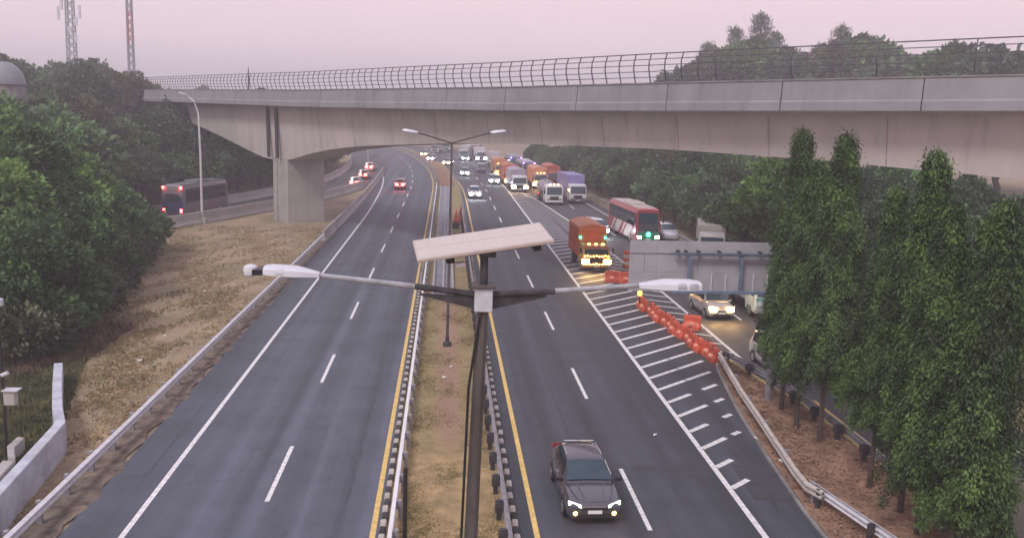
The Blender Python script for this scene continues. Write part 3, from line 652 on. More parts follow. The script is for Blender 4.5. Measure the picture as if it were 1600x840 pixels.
# single lamp post on the verge
q = gnd(316, 348); lp3 = thing('lamp_post', 'tall pale single arm lamp post standing in front of the coach on the verge', 'lamp post', (q.x, q.y, 0))
MB().box(-.45, .45, -.45, .45, -.1, .55).build('base', CONC, lp3, bevel=.05)
MB().poly([(0, 0, .5), (0, 0, 7), (-.1, 0, 11.2), (-.45, 0, 12.4), (-1.1, 0, 13.0)], [.13, .11, .09, .07, .05], 8).build('pole', GALV, lp3, smooth=True)
MB().loft([[(-1.0-t, -w_, 13.0+.3*t), (-1.0-t, w_, 13.0+.3*t), (-1.0-t, w_*.6, 13.0+.3*t+h), (-1.0-t, -w_*.6, 13.0+.3*t+h)] for t, w_, h in ((0, .07, .08), (.3, .17, .14), (.8, .16, .12), (1.0, .08, .06))]).build('lamp_head', GALVD, lp3, smooth=True)
# distant lit lamp on a curved pole near the merge
q = gnd(575, 268); lp4 = thing('lamp_post', 'distant curved lamp post with orange light beside the slip road', 'lamp post', (q.x, q.y, 0))
MB().poly([(0, 0, 0), (0, 0, 3.4), (-.3, 0, 4.4), (-.9, 0, 5.0)], [.09, .08, .07, .06], 6).build('pole', GALV, lp4, smooth=True)
MB().lathe([(.05, -.15), (.28, -.1), (.3, .05), (.1, .2)], (-.2, 0, 5.1), 8).build('lamp_head', E_AMB, lp4, smooth=True)
# black camera pole, bottom left
q = gnd(12, 715); cp = thing('camera_pole', 'thin black pole with white camera and box at the far left edge', 'camera pole', (q.x, q.y, 0))
MB().tube((0, 0, -.1), (0, 0, 5.5), .06, .05).build('pole', BLACKP, cp)
MB().box(-.02, .36, -.14, .14, 1.95, 2.45).build('equipment_box', mat('beige_box', (.45, .42, .38), .6, .2, 4), cp, bevel=.02, loc=(.06, 0, 0))
MB().box(-.05, .48, -.2, .2, 2.46, 2.5).build('box_roof', WHITEP, cp, loc=(.06, 0, 0))
MB().box(-.1, .16, -.12, .12, 5.42, 5.68).build('camera', WHITEP, cp, bevel=.03)
MB().tube((.0, -.05, 3.0), (.22, -.05, 3.1), .07).build('siren', WHITEP, cp)
# short black post in the median, bottom centre
q = Vector((-1.0, 25.0, .05)); bpst = thing('black_post', 'plain black post rising from the median at the bottom edge', 'post', q)
MB().tube((0, 0, 0), (0, 0, 2.32), .065, .065).build('shaft', BLACKP, bpst); MB().lathe([(.055, 0), (.06, .03), (.03, .07)], (0, 0, 2.32), 8).build('cap', BLACKP, bpst); MB().box(-.12, .12, -.12, .12, 0, .03).build('base', DARKST, bpst)

# cantilever road sign seen from behind
SY = 38.5
sg = thing('road_sign', 'large grey back of a cantilevered road sign beside the columnar trees', 'road sign', (14.42, SY, 0))
def sb_(x0, x1, y0, y1, z0, z1): return MB().box(x0-14.42, x1-14.42, y0, y1, z0, z1)
MB().tube((0, 0, 0), (0, 0, 7.0), .15, .13, 10).build('mast', GALVD, sg, smooth=True)
MB().box(-.3, .3, -.3, .3, 0, .12).build('base', CONC, sg)
SIGN = mat('sign_back', (.40, .39, .42), .55, .10, 1.2, metal=.2)
for x0, x1 in ((7.95, 9.15), (9.158, 10.4), (10.408, 11.65), (11.658, 12.9), (12.908, 14.2)):
    sb_(x0, x1, .30, .34, 4.95, 5.78).build('sign_sheet', SIGN, sg); sb_(x0, x1, .30, .34, 5.79, 6.62).build('sign_sheet', SIGN, sg); sb_(x0, x1, .30, .34, 6.63, 7.15).build('sign_sheet', SIGN, sg)
for x in [8.5+.62*i for i in range(5, 10)]: sb_(x-.02, x+.02, .25, .299, 4.97, 5.78).build('stiffener', GALV, sg)
for x in (8.6, 10.95): sb_(x-.012, x+.012, .285, .299, 5.8, 6.6).build('stiffener', GALVD, sg)
sb_(7.97, 14.2, .26, .299, 6.60, 6.64).build('stiffener', GALVD, sg)
sb_(9.8, 14.4, -.1, .08, 6.58, 6.70).build('truss_beam', mat('beam_steel', (.13, .15, .2), .5, .2, 3, metal=.4), sg, bevel=.01)
sb_(9.8, 14.4, -.1, .08, 4.92, 5.05).build('truss_beam', BLUEST, sg, bevel=.01)
for x in (10.5, 12.78): sb_(x-.06, x+.06, -.06, .05, 5.05, 6.58).build('truss_upright', BLUEST, sg)
for x in (10.0, 10.35, 10.9, 11.8, 12.7, 13.6): sb_(x-.05, x+.05, -.05, .28, 6.71, 6.78).build('bracket', DARKST, sg)
sb_(14.22, 14.45, .28, .34, 5.2, 6.5).build('green_edge', mat('sign_green', (.12, .30, .22), .5, .2, 3), sg)

# red water-filled barriers
def wbarrier(loc, rz, label, mt=REDP, tilt=0):
    o = thing('water_barrier', label, 'barrier', loc, rz, 'red plastic barriers on the hatched gore'); o.rotation_euler = (tilt, 0, rz)
    prof = [(-.24, 0), (.24, 0), (.24, .22), (.13, .45), (.10, .85), (-.10, .85), (-.13, .45), (-.24, .22)]
    rings = []
    for yv, s_ in ((-.5, .86), (-.44, 1), (-.06, 1), (0, .93), (.06, 1), (.44, 1), (.5, .86)):
        rings.append([(a*s_, yv, z*(1 if s_ > .9 else .97)) for a, z in prof])
    MB().loft(rings).build('shell', mt, o, smooth=False)
    MB().box(-.265, -.13, -.16, .16, .30, .46).build('reflector', REFL, o, bevel=.02)
    MB().lathe([(.05, .85), (.05, .91), (.03, .93)], (0, .25, 0), 6).build('filler_cap', BLACKP, o)
    return o
ORD = 'first second third fourth fifth sixth seventh eighth ninth tenth eleventh twelfth thirteenth fourteenth fifteenth sixteenth seventeenth eighteenth nineteenth twentieth'.split()
ORD += ['twenty-'+w_ for w_ in ORD[:9]]+['thirtieth']+['thirty-'+w_ for w_ in ORD[:9]]
words = ['first', 'second', 'third', 'fourth', 'fifth', 'sixth', 'seventh', 'eighth', 'ninth', 'tenth', 'eleventh', 'twelfth', 'thirteenth']
for i in range(14):
    t = i/13; y = 45.4+13.1*t; x = 14.0-1.05*t+.12*math.sin(i*1.9)
    wbarrier((x, y, .01), .10+rnd.uniform(-.2, .2), 'red plastic barrier, %s in the row counted from the bent guardrail' % ORD[i]).scale = (1.1, .86, .9)
wbarrier((14.75, 52.6, .01), 1.1, 'lone red plastic barrier standing just right of the row')
wbarrier((12.55, 67.6, .01), 1.5, 'red plastic barrier left of two across the gore before the orange truck')
wbarrier((13.55, 67.3, .01), 1.65, 'red plastic barrier right of two across the gore, touching the sign edge')
wl_ = thing('warning_lamp', 'lit yellow warning lamp at the far end of the red barrier row', 'lamp', (12.72, 58.2, 0))
MB().tube((0, 0, 0), (0, 0, .85), .04).build('stem', BLACKP, wl_); MB().lathe([(.08, 0), (.16, .08), (.16, .28), (.08, .36)], (0, 0, .85), 10).build('lens', mat('yellow_lens', (.9, .5, .1), .3, 0, 1, emit=((1, .5, .1), 2.2)), wl_, smooth=True)
# roadworks cones and box in the far median
for i, (px, py) in enumerate(((718, 352), (713, 345), (720, 338))):
    q = gnd(px, py); c = thing('traffic_cone', 'red traffic cone in the far median, %s of three' % ('nearest', 'middle', 'farthest')[i], 'cone', (q.x, q.y, .1), 0, 'red cones in the far median')
    MB().box(-.3, .3, -.3, .3, 0, .06).build('base', BLACKP, c); MB().lathe([(.25, .06), (.06, 1.15), (.03, 1.2)], (0, 0, 0), 10).build('body', REDP, c, smooth=True); MB().lathe([(.168, .5), (.115, .75)], (0, 0, 0), 10).build('band', REFL, c)
q = gnd(712, 358); c = thing('work_light_box', 'small black and red box beside the red cones in the median', 'box', (q.x, q.y, .1)); MB().box(-.35, .35, -.3, .3, 0, .6).build('case', BLACKP, c, bevel=.04); MB().box(-.25, .25, -.2, .2, .605, .9).build('lid', REDP, c, bevel=.03)
# upright hazard drum at the left edge of the sign
q = gnd(981, 418); c = thing('hazard_drum', 'red and white drum standing on the gore line left of the sign', 'drum', (q.x-.15, q.y, 0))
for k in range(5): MB().lathe([(.30-.01*k, .28*k), (.30-.01*k, .28*k+.275)], (0, 0, 0), 12).build('band', REDP if k % 2 == 0 else WHITEP, c)

# ================================================================ VEHICLES
def wheel(parent, x, y, r, wd, rim=RIM):
    sgn = 1 if x > 0 else -1
    rings = [[(xx, y+rr_*math.cos(2*math.pi*j/16), r+rr_*math.sin(2*math.pi*j/16)) for j in range(16)] for xx, rr_ in ((x-sgn*wd, r*.9), (x-sgn*wd*.85, r), (x-sgn*wd*.15, r), (x, r*.92), (x, r*.66))]
    o = MB().loft(rings).build('wheel', TYRE, parent, smooth=True)
    rings = [[(xx, y+rr_*math.cos(2*math.pi*j/16), r+rr_*math.sin(2*math.pi*j/16)) for j in range(16)] for xx, rr_ in ((x+sgn*.004, r*.65), (x+sgn*.015, r*.5), (x-sgn*.02, r*.2), (x+sgn*.02, r*.12))]
    MB().loft(rings).build('rim', rim, o, smooth=True)
def spot(parent, loc, col, power, tgt=(0, -10, -1.0), ang=70):
    l = bpy.data.lights.new('headlight_beam', 'SPOT'); l.energy = power; l.color = col; l.spot_size = R(ang); l.spot_blend = .8; l.shadow_soft_size = .12
    o = bpy.data.objects.new('headlight_beam', l); COL.objects.link(o); o.parent = parent; o.location = loc
    o.rotation_euler = Vector(tgt).to_track_quat('-Z', 'Y').to_euler()
PROF = {
 'sedan': dict(L=4.45, W=.87, low=[(0, .30, .66, .64), (.04, .24, .72, .77), (.2, .2, .78, .84), (.6, .17, .86, .86), (1.25, .17, .95, .87), (2.2, .17, .97, .87), (3.2, .17, .99, .87), (3.95, .19, 1.02, .85), (4.32, .25, 1.0, .79), (4.45, .36, .9, .68)],
      gh=[(1.05, .95, .02, .80, .70), (1.95, .97, .46, .80, .60), (2.25, .98, .50, .80, .59), (3.0, .99, .50, .80, .59), (3.45, 1.0, .45, .79, .58), (4.12, 1.02, .04, .74, .60)], front=(0, 1), side=((1, 3), (3, 4)), rear=(4, 5)),
 'mpv': dict(L=4.3, W=.86, low=[(0, .34, .62, .60), (.05, .26, .74, .73), (.22, .2, .84, .82), (.55, .18, .94, .85), (1.0, .18, 1.02, .86), (2.2, .18, 1.04, .86), (3.2, .18, 1.05, .86), (4.0, .2, 1.06, .85), (4.22, .25, 1.05, .82), (4.3, .36, .95, .74)],
      gh=[(.85, 1.01, .02, .79, .70), (1.6, 1.03, .58, .79, .62), (2.0, 1.04, .64, .79, .62), (3.2, 1.05, .65, .79, .62), (3.9, 1.05, .6, .79, .62), (4.2, 1.05, .04, .78, .64)], front=(0, 1), side=((1, 2), (2, 4)), rear=(4, 5)),
}
def car(label, cat_, x, y, rz, col, style='sedan', front=None, rear=None, dark_roof=False, near=False, beam=None, lampscale=1.0, name='car', group='cars on the road'):
    P = PROF[style]; W = P['W']; Lc = P['L']
    c = thing(name, label, cat_, (x, y, 0), rz, group)
    paint = mat('paint_%02x%02x%02x' % tuple(int(v*255) for v in col), col, .25, .05, 5, metal=.3, coat=.9)
    rings = []
    for yy, zl, zt, hw in P['low']:
        half = [(hw*.85, zl), (hw*.98, zl+.12), (hw, zl+(zt-zl)*.5), (hw*.985, zl+(zt-zl)*.8), (hw*.9, zt-.015), (hw*.5, zt+.015)]
        rings.append([(0, yy, zl)]+[(a, yy, z) for a, z in half]+[(0, yy, zt+.025)]+[(-a, yy, z) for a, z in reversed(half)])
    body = MB().loft(rings)
    rings = []
    for yy, zbs, dz, wb, wt in P['gh']:
        half = [(wb, zbs-.05), (wb+(wt-wb)*.5, zbs+dz*.5), (wt, zbs+dz*.9), (wt*.75, zbs+dz)]
        rings.append([(a, yy, z) for a, z in half]+[(0, yy, zbs+dz+.015)]+[(-a, yy, z) for a, z in reversed(half)])
    body.loft(rings); bo = body.build('body', paint, c, smooth=True)
    G = P['gh']
    def edge(k, f):   # point on greenhouse side at station k, fraction f of its height
        yy, zbs, dz, wb, wt = G[k]; return (wb+(wt-wb)*f, yy, zbs+dz*f)
    def lerp3(a, b, t): return tuple(p+(q-p)*t for p, q in zip(a, b))
    a, b = P['front']; lo = lerp3(edge(a, 1), edge(b, .96), .10); hi = lerp3(edge(a, 1), edge(b, .96), .93)
    lo = (G[a][3]*.92, lo[1], lo[2]); hi = (hi[0]*.93, hi[1], hi[2])
    ws = MB().slab([(-lo[0], lo[1], lo[2]+.012), (lo[0], lo[1], lo[2]+.012), (hi[0], hi[1], hi[2]+.02), (-hi[0], hi[1], hi[2]+.02)], .014, 8, 4, .035).build('windscreen', GLASSB, c, smooth=True)
    a, b = P['rear']; lo = lerp3(edge(b, 1), edge(a, .96), .12); hi = lerp3(edge(b, 1), edge(a, .96), .92)
    MB().slab([(lo[0]*.88, lo[1], lo[2]+.01), (-lo[0]*.88, lo[1], lo[2]+.01), (-hi[0]*.9, hi[1], hi[2]+.012), (hi[0]*.9, hi[1], hi[2]+.012)], .014, 4, 2, .02).build('rear_window', GLASS, c, smooth=True)
    for sgn in (1, -1):
        for a, b in P['side']:
            p0, p1, p2, p3 = edge(a, .08), edge(b, .08), edge(b, .84), edge(a, .84)
            if a == P['side'][0][0]: p0 = (p0[0], p0[1]-.35, p0[2])
            p0, p1, p2, p3 = [(q[0]+.004, q[1], q[2]) for q in (p0, p1, p2, p3)]
            p0 = lerp3(p0, p1, .03); p1 = lerp3(p0, p1, .96); p3 = lerp3(p3, p2, .03); p2 = lerp3(p3, p2, .96)
            qd = [p0, p1, p2, p3] if sgn > 0 else [(-q[0], q[1], q[2]) for q in (p1, p0, p3, p2)]
            MB().slab(qd, .008).build('side_window', GLASS, c)
        mir = MB().loft([[(sgn*(W*.9), 1.25+dy, .98), (sgn*(W*.9), 1.25+dy, 1.02)][:0]+[(sgn*xx, 1.28-d_, z0), (sgn*xx, 1.28+d_, z0), (sgn*xx, 1.28+d_, z1), (sgn*xx, 1.28-d_, z1)] for dy in (0,) for xx, d_, z0, z1 in ((W*.92, .03, .97, 1.0), (W+.03, .05, .95, 1.06), (W+.17, .06, .95, 1.08), (W+.2, .03, .98, 1.05))]).build('mirror', BLACKP if near else paint, c, smooth=True)
        for yy in (.82, Lc-.85):
            MB().loft([[(sgn*xx, yy+.37*math.cos(math.pi*j/10), max(.2, .31+.37*math.sin(math.pi*j/10))) for j in range(11)]+[(sgn*xx, yy-.3, .18), (sgn*xx, yy+.3, .18)] for xx in (W-.12, W+.004)]).build('wheel_arch', BLACKP, c)
            wheel(c, sgn*(W+.012), yy, .31, .2)
        # headlamps and tail lamps
        z = P['low'][2][2]
        hm = {'warm': E_WARM, 'white': E_WHITE, None: CHROME, 'drl': E_DRL}[front]
        k = lampscale
        MB().slab([(sgn*.40, -.005, z-.17), (sgn*(.80), .13, z-.12), (sgn*(.80), .16, z-.01), (sgn*.44, .015, z-.085)][::sgn], .03*k).build('headlight', hm, c)
        if near:
            MB().lathe([(.025, -.02), (.07, 0), (.07, .02), (.02, .04)], (0, 0, 0), 10).build('fog_lamp', mat('fog_lamp_glow', (.9, .6, .2), .3, 0, 1, emit=((1, .50, .14), 6)), c, loc=(sgn*.60, .015, .42)).rotation_euler = (R(90), 0, 0)
        elif front in ('warm', 'white') and lampscale > 1:
            MB().slab([(sgn*.32, -.03, z-.27), (sgn*.78, .0, z-.27), (sgn*.78, .06, z+.02), (sgn*.32, -.03, z+.02)][::sgn], .03).build('headlight', hm, c)  # oversized second glowing slab, added to stand for headlight glare
        zt = P['low'][-2][2]; kr = 1.0 if rear is None else 1.5
        MB().slab([(sgn*(.74-.36*kr), Lc+.02, zt-.06-.2*kr), (sgn*.74, Lc-.03, zt-.06-.2*kr), (sgn*.74, Lc-.06, zt+.04), (sgn*(.74-.34*kr), Lc, zt+.04)][::-sgn], .03).build('tail_light', {None: mat('unlit_red_lens', (.35, .02, .02), .25, .05, 4), 'red': E_RED}[rear], c)
    if near or front:
        MB().slab([(-.42, -.01, .615), (.42, -.01, .615), (.42, -.005, .66), (-.42, -.005, .66)], .02).build('chrome_bar', CHROME, c)
        MB().slab([(-.42, -.01, .53), (.42, -.01, .53), (.42, -.005, .61), (-.42, -.005, .61)], .015).build('grille', BLACKP, c)
        MB().slab([(-.56, -.015, .30), (.56, -.015, .30), (.48, -.01, .42), (-.48, -.01, .42)], .03).build('lower_grille', BLACKP, c)
        MB().slab([(-.22, -.035, .42), (.22, -.035, .42), (.22, -.03, .53), (-.22, -.03, .53)], .008).build('licence_plate', PLATE, c)
    MB().slab([(.22, Lc+.01, .55), (-.22, Lc+.01, .55), (-.22, Lc, .66), (.22, Lc, .66)], .01).build('licence_plate', PLATE, c)
    if near:
        MB().slab([(-.60, 1.10, .985), (.60, 1.10, .985), (.60, 1.20, 1.02), (-.60, 1.20, 1.02)], .012).build('wiper_cowl', BLACKP, c)
        MB().loft([[(x_, 3.3+t, 1.505), (x_+.02, 3.3+t, 1.505), (x_+.02, 3.3+t, 1.51+h), (x_, 3.3+t, 1.51+h)] for x_ in (-.01,) for t, h in ((0, .0), (.12, .07), (.16, .07), (.17, .01))]).build('aerial_fin', BLACKP, c)
        for sgn in (1, -1): MB().poly([(sgn*.57, 2.2, 1.46), (sgn*.565, 2.8, 1.475), (sgn*.56, 3.4, 1.44)], .018, 6).build('roof_rail', CHROME, c)
        MB().slab([(.5, 3.5, 1.465), (-.5, 3.5, 1.465), (-.5, 3.32, 1.515), (.5, 3.32, 1.515)], .018).build('roof_spoiler', WHITEP, c)
    if near:
        sm = mat('panel_gap', (.012, .012, .014), .6, .1, 3)
        for sgn in (1, -1):
            MB().poly([(sgn*.50, .16, .80), (sgn*.62, .55, .868), (sgn*.70, 1.02, .935)], .008, 4).build('bonnet_gap', sm, c)
            for yy in (1.55, 2.62, 3.45): MB().poly([(sgn*(W+.001), yy, .30), (sgn*(W+.003), yy, .58), (sgn*(W-.012), yy, .85)], .007, 4).build('door_gap', sm, c)
            MB().box(sgn*W-.02, sgn*W+.02, 2.35, 2.55, .80, .83).build('door_handle', CHROME, c)
            MB().poly([(sgn*.30, .25, .83), (sgn*.36, .65, .905), (sgn*.40, 1.0, .965)], .012, 4).build('bonnet_crease', paint, c)
        MB().poly([(-.48, .10, .745), (0, .06, .75), (.48, .10, .745)], .01, 4).build('bonnet_gap', sm, c)
        for sgn in (-.35, .25): MB().poly([(sgn, 1.14, 1.005), (sgn+.42, 1.28, 1.085)], .008, 4).build('wiper', BLACKP, c)
    if beam:
        for sgn in (1, -1): spot(c, (sgn*.6, -.12, .6), beam[0], beam[1])
    return c
def truck(label, x, y, rz, cabc, boxc, bw=2.3, cabh=2.5, boxh=3.1, boxl=6.0, kind='box', lights='warm', extras=None, roofc=None, cat_='truck', group='trucks queueing towards the camera', lampk=1.0, beam=None, name='truck'):
    c = thing(name, label, cat_, (x, y, 0), rz, group); hw = bw/2
    def pm_(col): return mat('truckpaint_%02x%02x%02x' % tuple(int(v*255) for v in col), col, .5, .12, 2.5)
    cab = []
    for z, y0, w_ in ((.45, .05, .97), (1.1, 0, 1), (1.35, .02, 1), (cabh-.25, .22, .95), (cabh-.04, .34, .90), (cabh, .5, .84)):
        cab.append([(-hw*w_, y0+.1, z), (-hw*w_+.1, y0, z), (hw*w_-.1, y0, z), (hw*w_, y0+.1, z), (hw*w_, 1.75, z), (-hw*w_, 1.75, z)])
    MB().loft(cab).build('cab', pm_(cabc), c, smooth=True)
    def fy(z): return .02+.20*(z-1.35)/(cabh-.25-1.35)
    z0, z1 = 1.42, cabh-.32
    MB().slab([(-hw*.86, fy(z0)-.004, z0), (hw*.86, fy(z0)-.004, z0), (hw*.82, fy(z1)-.004, z1), (-hw*.82, fy(z1)-.004, z1)], .012, 4, 1, .02).build('windscreen', GLASSB, c, smooth=True)
    for sgn in (1, -1):
        q = [(sgn*hw*.995, .30, 1.45), (sgn*hw*.995, 1.35, 1.45), (sgn*hw*.955, 1.35, cabh-.4), (sgn*hw*.955, .45, cabh-.4)]
        MB().slab(q[::sgn], .012).build('side_window', GLASS, c)
        MB().poly([(sgn*hw*.95, .15, 1.9), (sgn*(hw+.18), .02, 1.95)], .02, 5).build('mirror_arm', BLACKP, c); MB().box(sgn*(hw+.18)-.07, sgn*(hw+.18)+.07, 0, .06, 1.5, 1.98).build('mirror', BLACKP, c, bevel=.02)
        hm = {'warm': E_WARM, 'white': E_WHITE, None: CHROME, 'amber': E_AMB}[lights]; k = lampk
        MB().slab([(sgn*(hw*.52), -.03, .68), (sgn*(hw*.52+.34*k), -.03, .68), (sgn*(hw*.52+.34*k), -.02, .68+.2*k), (sgn*(hw*.52), -.02, .68+.2*k)][::sgn], .015).build('headlight', hm, c)
        wheel(c, sgn*(hw-.02), 1.0, .45, .26)
        for yy in ((1.75+boxl*.62, 1.75+boxl*.62+1.1) if boxl > 5 else (1.75+boxl*.7,)): wheel(c, sgn*(hw-.02), yy, .45, .42)
        MB().box(sgn*hw*.55-.16, sgn*hw*.55+.16, 1.78+boxl+.06, 1.78+boxl+.1, .75, .92).build('tail_light', E_REDS, c)
    MB().box(-hw*.97, hw*.97, -.07, .2, .38, .64).build('bumper', pm_(extras.get('bumper', (.25, .25, .26)) if extras else (.25, .25, .26)), c, bevel=.04)
    MB().slab([(-hw*.48, -.015, .70), (hw*.48, -.015, .70), (hw*.5, .0, 1.2), (-hw*.5, .0, 1.2)], .012).build('grille', BLACKP, c)
    MB().slab([(-.22, -.085, .45), (.22, -.085, .45), (.22, -.085, .56), (-.22, -.085, .56)], .008).build('licence_plate', PLATE, c)
    MB().box(-.45, .45, 1.2, 1.8+boxl, .55, .82).build('chassis', BLACKP, c)
    y0, y1 = 1.9, 1.9+boxl; bxm = pm_(boxc)
    if kind in ('box', 'high'):
        MB().box(-hw, hw, y0, y1, .95, boxh).build('cargo_box', bxm, c, bevel=.04)
        n_ = int(boxl/.6)
        for sgn in (1, -1):
            for i in range(n_+1):
                yy = y0+.06+(boxl-.12)*i/n_; MB().box(sgn*hw-.03, sgn*hw+.03, yy-.035, yy+.035, 1.0, boxh-.05).build('rib', bxm, c)
        if kind == 'high':
            for z in (1.5, 2.05, 2.6): MB().box(-hw-.035, hw+.035, y0-.03, y1+.02, z-.04, z+.04).build('rail', bxm, c)
    if kind in ('tarp', 'high') :
        rings = []
        for yy in frange(y0-.05, y1+.03, .8):
            sag = .06*math.sin(yy*3.1); rings.append([(-hw-.03, yy, boxh-.25), (-hw-.03, yy, boxh+.02), (-hw*.5, yy, boxh+.22+sag), (0, yy, boxh+.3+sag), (hw*.5, yy, boxh+.22+sag), (hw+.03, yy, boxh+.02), (hw+.03, yy, boxh-.25)])
        MB().loft(rings).build('tarpaulin', pm_(roofc or boxc), c, smooth=True)
        if kind == 'tarp': MB().box(-hw, hw, y0, y1, .95, boxh-.2).build('cargo_bed', bxm, c, bevel=.03)
    if kind == 'tank':
        rings = [[(math.cos(2*math.pi*j/16)*hw*.95*k_, yy, 1.95+math.sin(2*math.pi*j/16)*.95*k_) for j in range(16)] for yy, k_ in ((y0, .7), (y0+.15, .95), (y0+.3, 1), (y1-.3, 1), (y1-.15, .95), (y1, .7))]
        MB().loft(rings).build('tank', bxm, c, smooth=True)
        MB().box(-.3, .3, y0+1, y1-1, 2.9, 2.98).build('walkway', GALVD, c)
        for sgn in (1, -1): MB().box(sgn*.6-.1, sgn*.6+.1, y0+.2, y1-.2, .8, 1.15).build('saddle', BLACKP, c)
    if extras:
        if 'visor' in extras: MB().slab([(-hw*.9, .12, cabh-.30), (hw*.9, .12, cabh-.30), (hw*.9, .28, cabh-.06), (-hw*.9, .28, cabh-.06)], .02).build('sun_visor', pm_(extras['visor']), c)
        if 'toplights' in extras:
            for sgn in (1, -1): MB().lathe([(.04, -.03), (.10, 0), (.10, .04), (.03, .06)], (0, 0, 0), 8).build('marker_light', extras['toplights'], c, loc=(sgn*hw*.92, y0-.10, extras.get('topz', boxh-.5)), smooth=True).rotation_euler = (R(90), 0, 0)
        if 'cablights' in extras:
            for i in range(3): MB().box(-.09, .09, -.05, .05, 0, .1).build('roof_light', extras['cablights'], c, loc=((i-1)*.55, .48, cabh))
        if 'garland' in extras:
            for i in range(9):
                for z in (.66, 1.30): MB().box(-.05, .05, -.03, .03, -.05, .05).build('string_light', extras['garland'], c, loc=((i-4)*hw*.21, -.05, z+.04*math.sin(i*2)), bevel=.02)
        if 'strip' in extras: MB().box(-hw*.95, hw*.95, y0-.09, y0-.02, boxh-.35, boxh-.2).build('light_strip', extras['strip'], c)
        if 'stripe' in extras: MB().slab([(-hw*.95, -.018, 1.22), (hw*.95, -.018, 1.22), (hw*.95, -.01, 1.36), (-hw*.95, -.01, 1.36)], .01).build('paint_band', pm_(extras['stripe']), c)
    if beam:
        for sgn in (1, -1): spot(c, (sgn*hw*.65, -.2, .78), beam[0], beam[1])
    return c
def bus(label, x, y, rz, col, roofc, Lb=11.5, H=3.45, lights='white', stripe=None, glow=None, rear=False, marker=None, name='coach', group='coaches', frontc=None, beam=None):
    c = thing(name, label, 'coach', (x, y, 0), rz, group); hw = 1.22
    pm_ = lambda col: mat('buspaint_%02x%02x%02x' % tuple(int(v*255) for v in col), col, .38, .07, 1.5, coat=.4)
    def ring(yy, k, zt): return [(-hw*k, yy, .35), (-hw*k, yy, 1.2), (-hw*k, yy, 2.2), (-hw*.97*k, yy, zt-.35), (-hw*.85*k, yy, zt-.08), (-hw*.5*k, yy, zt), (hw*.5*k, yy, zt), (hw*.85*k, yy, zt-.08), (hw*.97*k, yy, zt-.35), (hw*k, yy, 2.2), (hw*k, yy, 1.2), (hw*k, yy, .35)]
    body = [ring(.05, .88, H-.5), ring(.12, .96, H-.32), ring(.35, 1, H-.1), ring(.8, 1, H), ring(Lb-.4, 1, H), ring(Lb-.08, .98, H-.12), ring(Lb, .95, H-.3)]
    # rake the front: shift upper vertices back
    body[0] = [(a, b+max(0, z-1.3)*.16, z) for a, b, z in body[0]]; body[1] = [(a, b+max(0, z-1.3)*.15, z) for a, b, z in body[1]]
    MB().loft(body).build('body', pm_(col), c, smooth=True)
    MB().slab([(-1.0, .01, 1.35), (1.0, .01, 1.35), (.98, .2, 2.0), (-.98, .2, 2.0)], .05, 6, 1, .02).build('windscreen', GLASS, c, smooth=True)
    MB().slab([(-1.02, .16, 2.08), (1.02, .16, 2.08), (.94, .34, H-.42), (-.94, .34, H-.42)], .05, 6, 1, .02).build('upper_windscreen', GLASSB, c, smooth=True)
    MB().slab([(-1.08, -.0, .45), (1.08, -.0, .45), (1.08, -.02, 1.28), (-1.08, -.02, 1.28)], .03).build('front_panel', pm_(frontc or col), c, bevel=.02)
    n_ = 6
    for sgn in (1, -1):
        for i in range(n_):
            ya = .75+(Lb-1.3)*i/n_; yb = .75+(Lb-1.3)*(i+1)/n_-.05
            q = [(sgn*(hw+.002), ya, 1.75), (sgn*(hw+.002), yb, 1.75), (sgn*(hw*.985), yb, H-.5), (sgn*(hw*.985), ya, H-.5)]
            MB().slab(q[::sgn], .014).build('side_window', GLASS, c)
        if stripe:
            for ya, yb in ((1.4, 3.4), (3.9, 4.5), (5.4, 7.4), (8.0, 8.6)):
                q = [(sgn*(hw+.004), ya+1.5, .42), (sgn*(hw+.004), yb+1.5, .42), (sgn*(hw+.004), yb, 1.7), (sgn*(hw+.004), ya, 1.7)]
                MB().slab(q[::sgn], .01).build('paint_stripe', pm_(stripe), c)
        MB().poly([(sgn*1.0, .3, H-.5), (sgn*1.35, -.1, H-.55), (sgn*1.4, -.12, H-.9)], .03, 5).build('mirror_arm', BLACKP, c); MB().box(sgn*1.4-.08, sgn*1.4+.08, -.16, -.06, H-1.35, H-.85).build('mirror', BLACKP, c, bevel=.02)
        hm = {'white': E_WHITE, 'warm': E_WARM, None: CHROME}[lights]
        MB().slab([(sgn*.72, -.03, .62), (sgn*1.08, -.02, .62), (sgn*1.08, -.02, .88), (sgn*.72, -.03, .86)][::sgn], .02).build('headlight', hm, c)
        for yy in (2.3, Lb-3.2): wheel(c, sgn*(hw+.01), yy, .48, .3)
        MB().slab([(sgn*.85, Lb+.0, .8), (sgn*1.1, Lb-.01, .8), (sgn*1.1, Lb-.01, 1.15), (sgn*.85, Lb+.0, 1.15)][::-sgn], .03).build('tail_light', E_RED if rear else E_REDS, c)
        if rear: MB().box(sgn*1.0-.1, sgn*1.0+.1, Lb-.03, Lb+.10, H-.42, H-.18).build('marker_light', E_RED, c)
        if marker: MB().box(sgn*1.0-.1, sgn*1.0+.1, .02, .12, H-.3, H-.2).build('marker_light', marker, c)
    MB().slab([(-1.0, .95, H-.02), (1.0, .95, H-.02), (1.0, Lb-.5, H-.02), (-1.0, Lb-.5, H-.02)], .03).build('roof_skin', pm_(roofc), c, bevel=.02)
    MB().box(-.75, .75, Lb*.35, Lb*.62, H, H+.22).build('roof_unit', pm_(roofc), c, bevel=.06)
    MB().box(-.6, .6, Lb*.12, Lb*.22, H, H+.08).build('roof_hatch', pm_(roofc), c, bevel=.03)
    if rear: MB().slab([(1.12, Lb+.005, .75), (-1.12, Lb+.005, .75), (-1.1, Lb-.02, H-.5), (1.1, Lb-.02, H-.5)], .012).build('rear_panel', pm_((.03, .03, .11)), c)
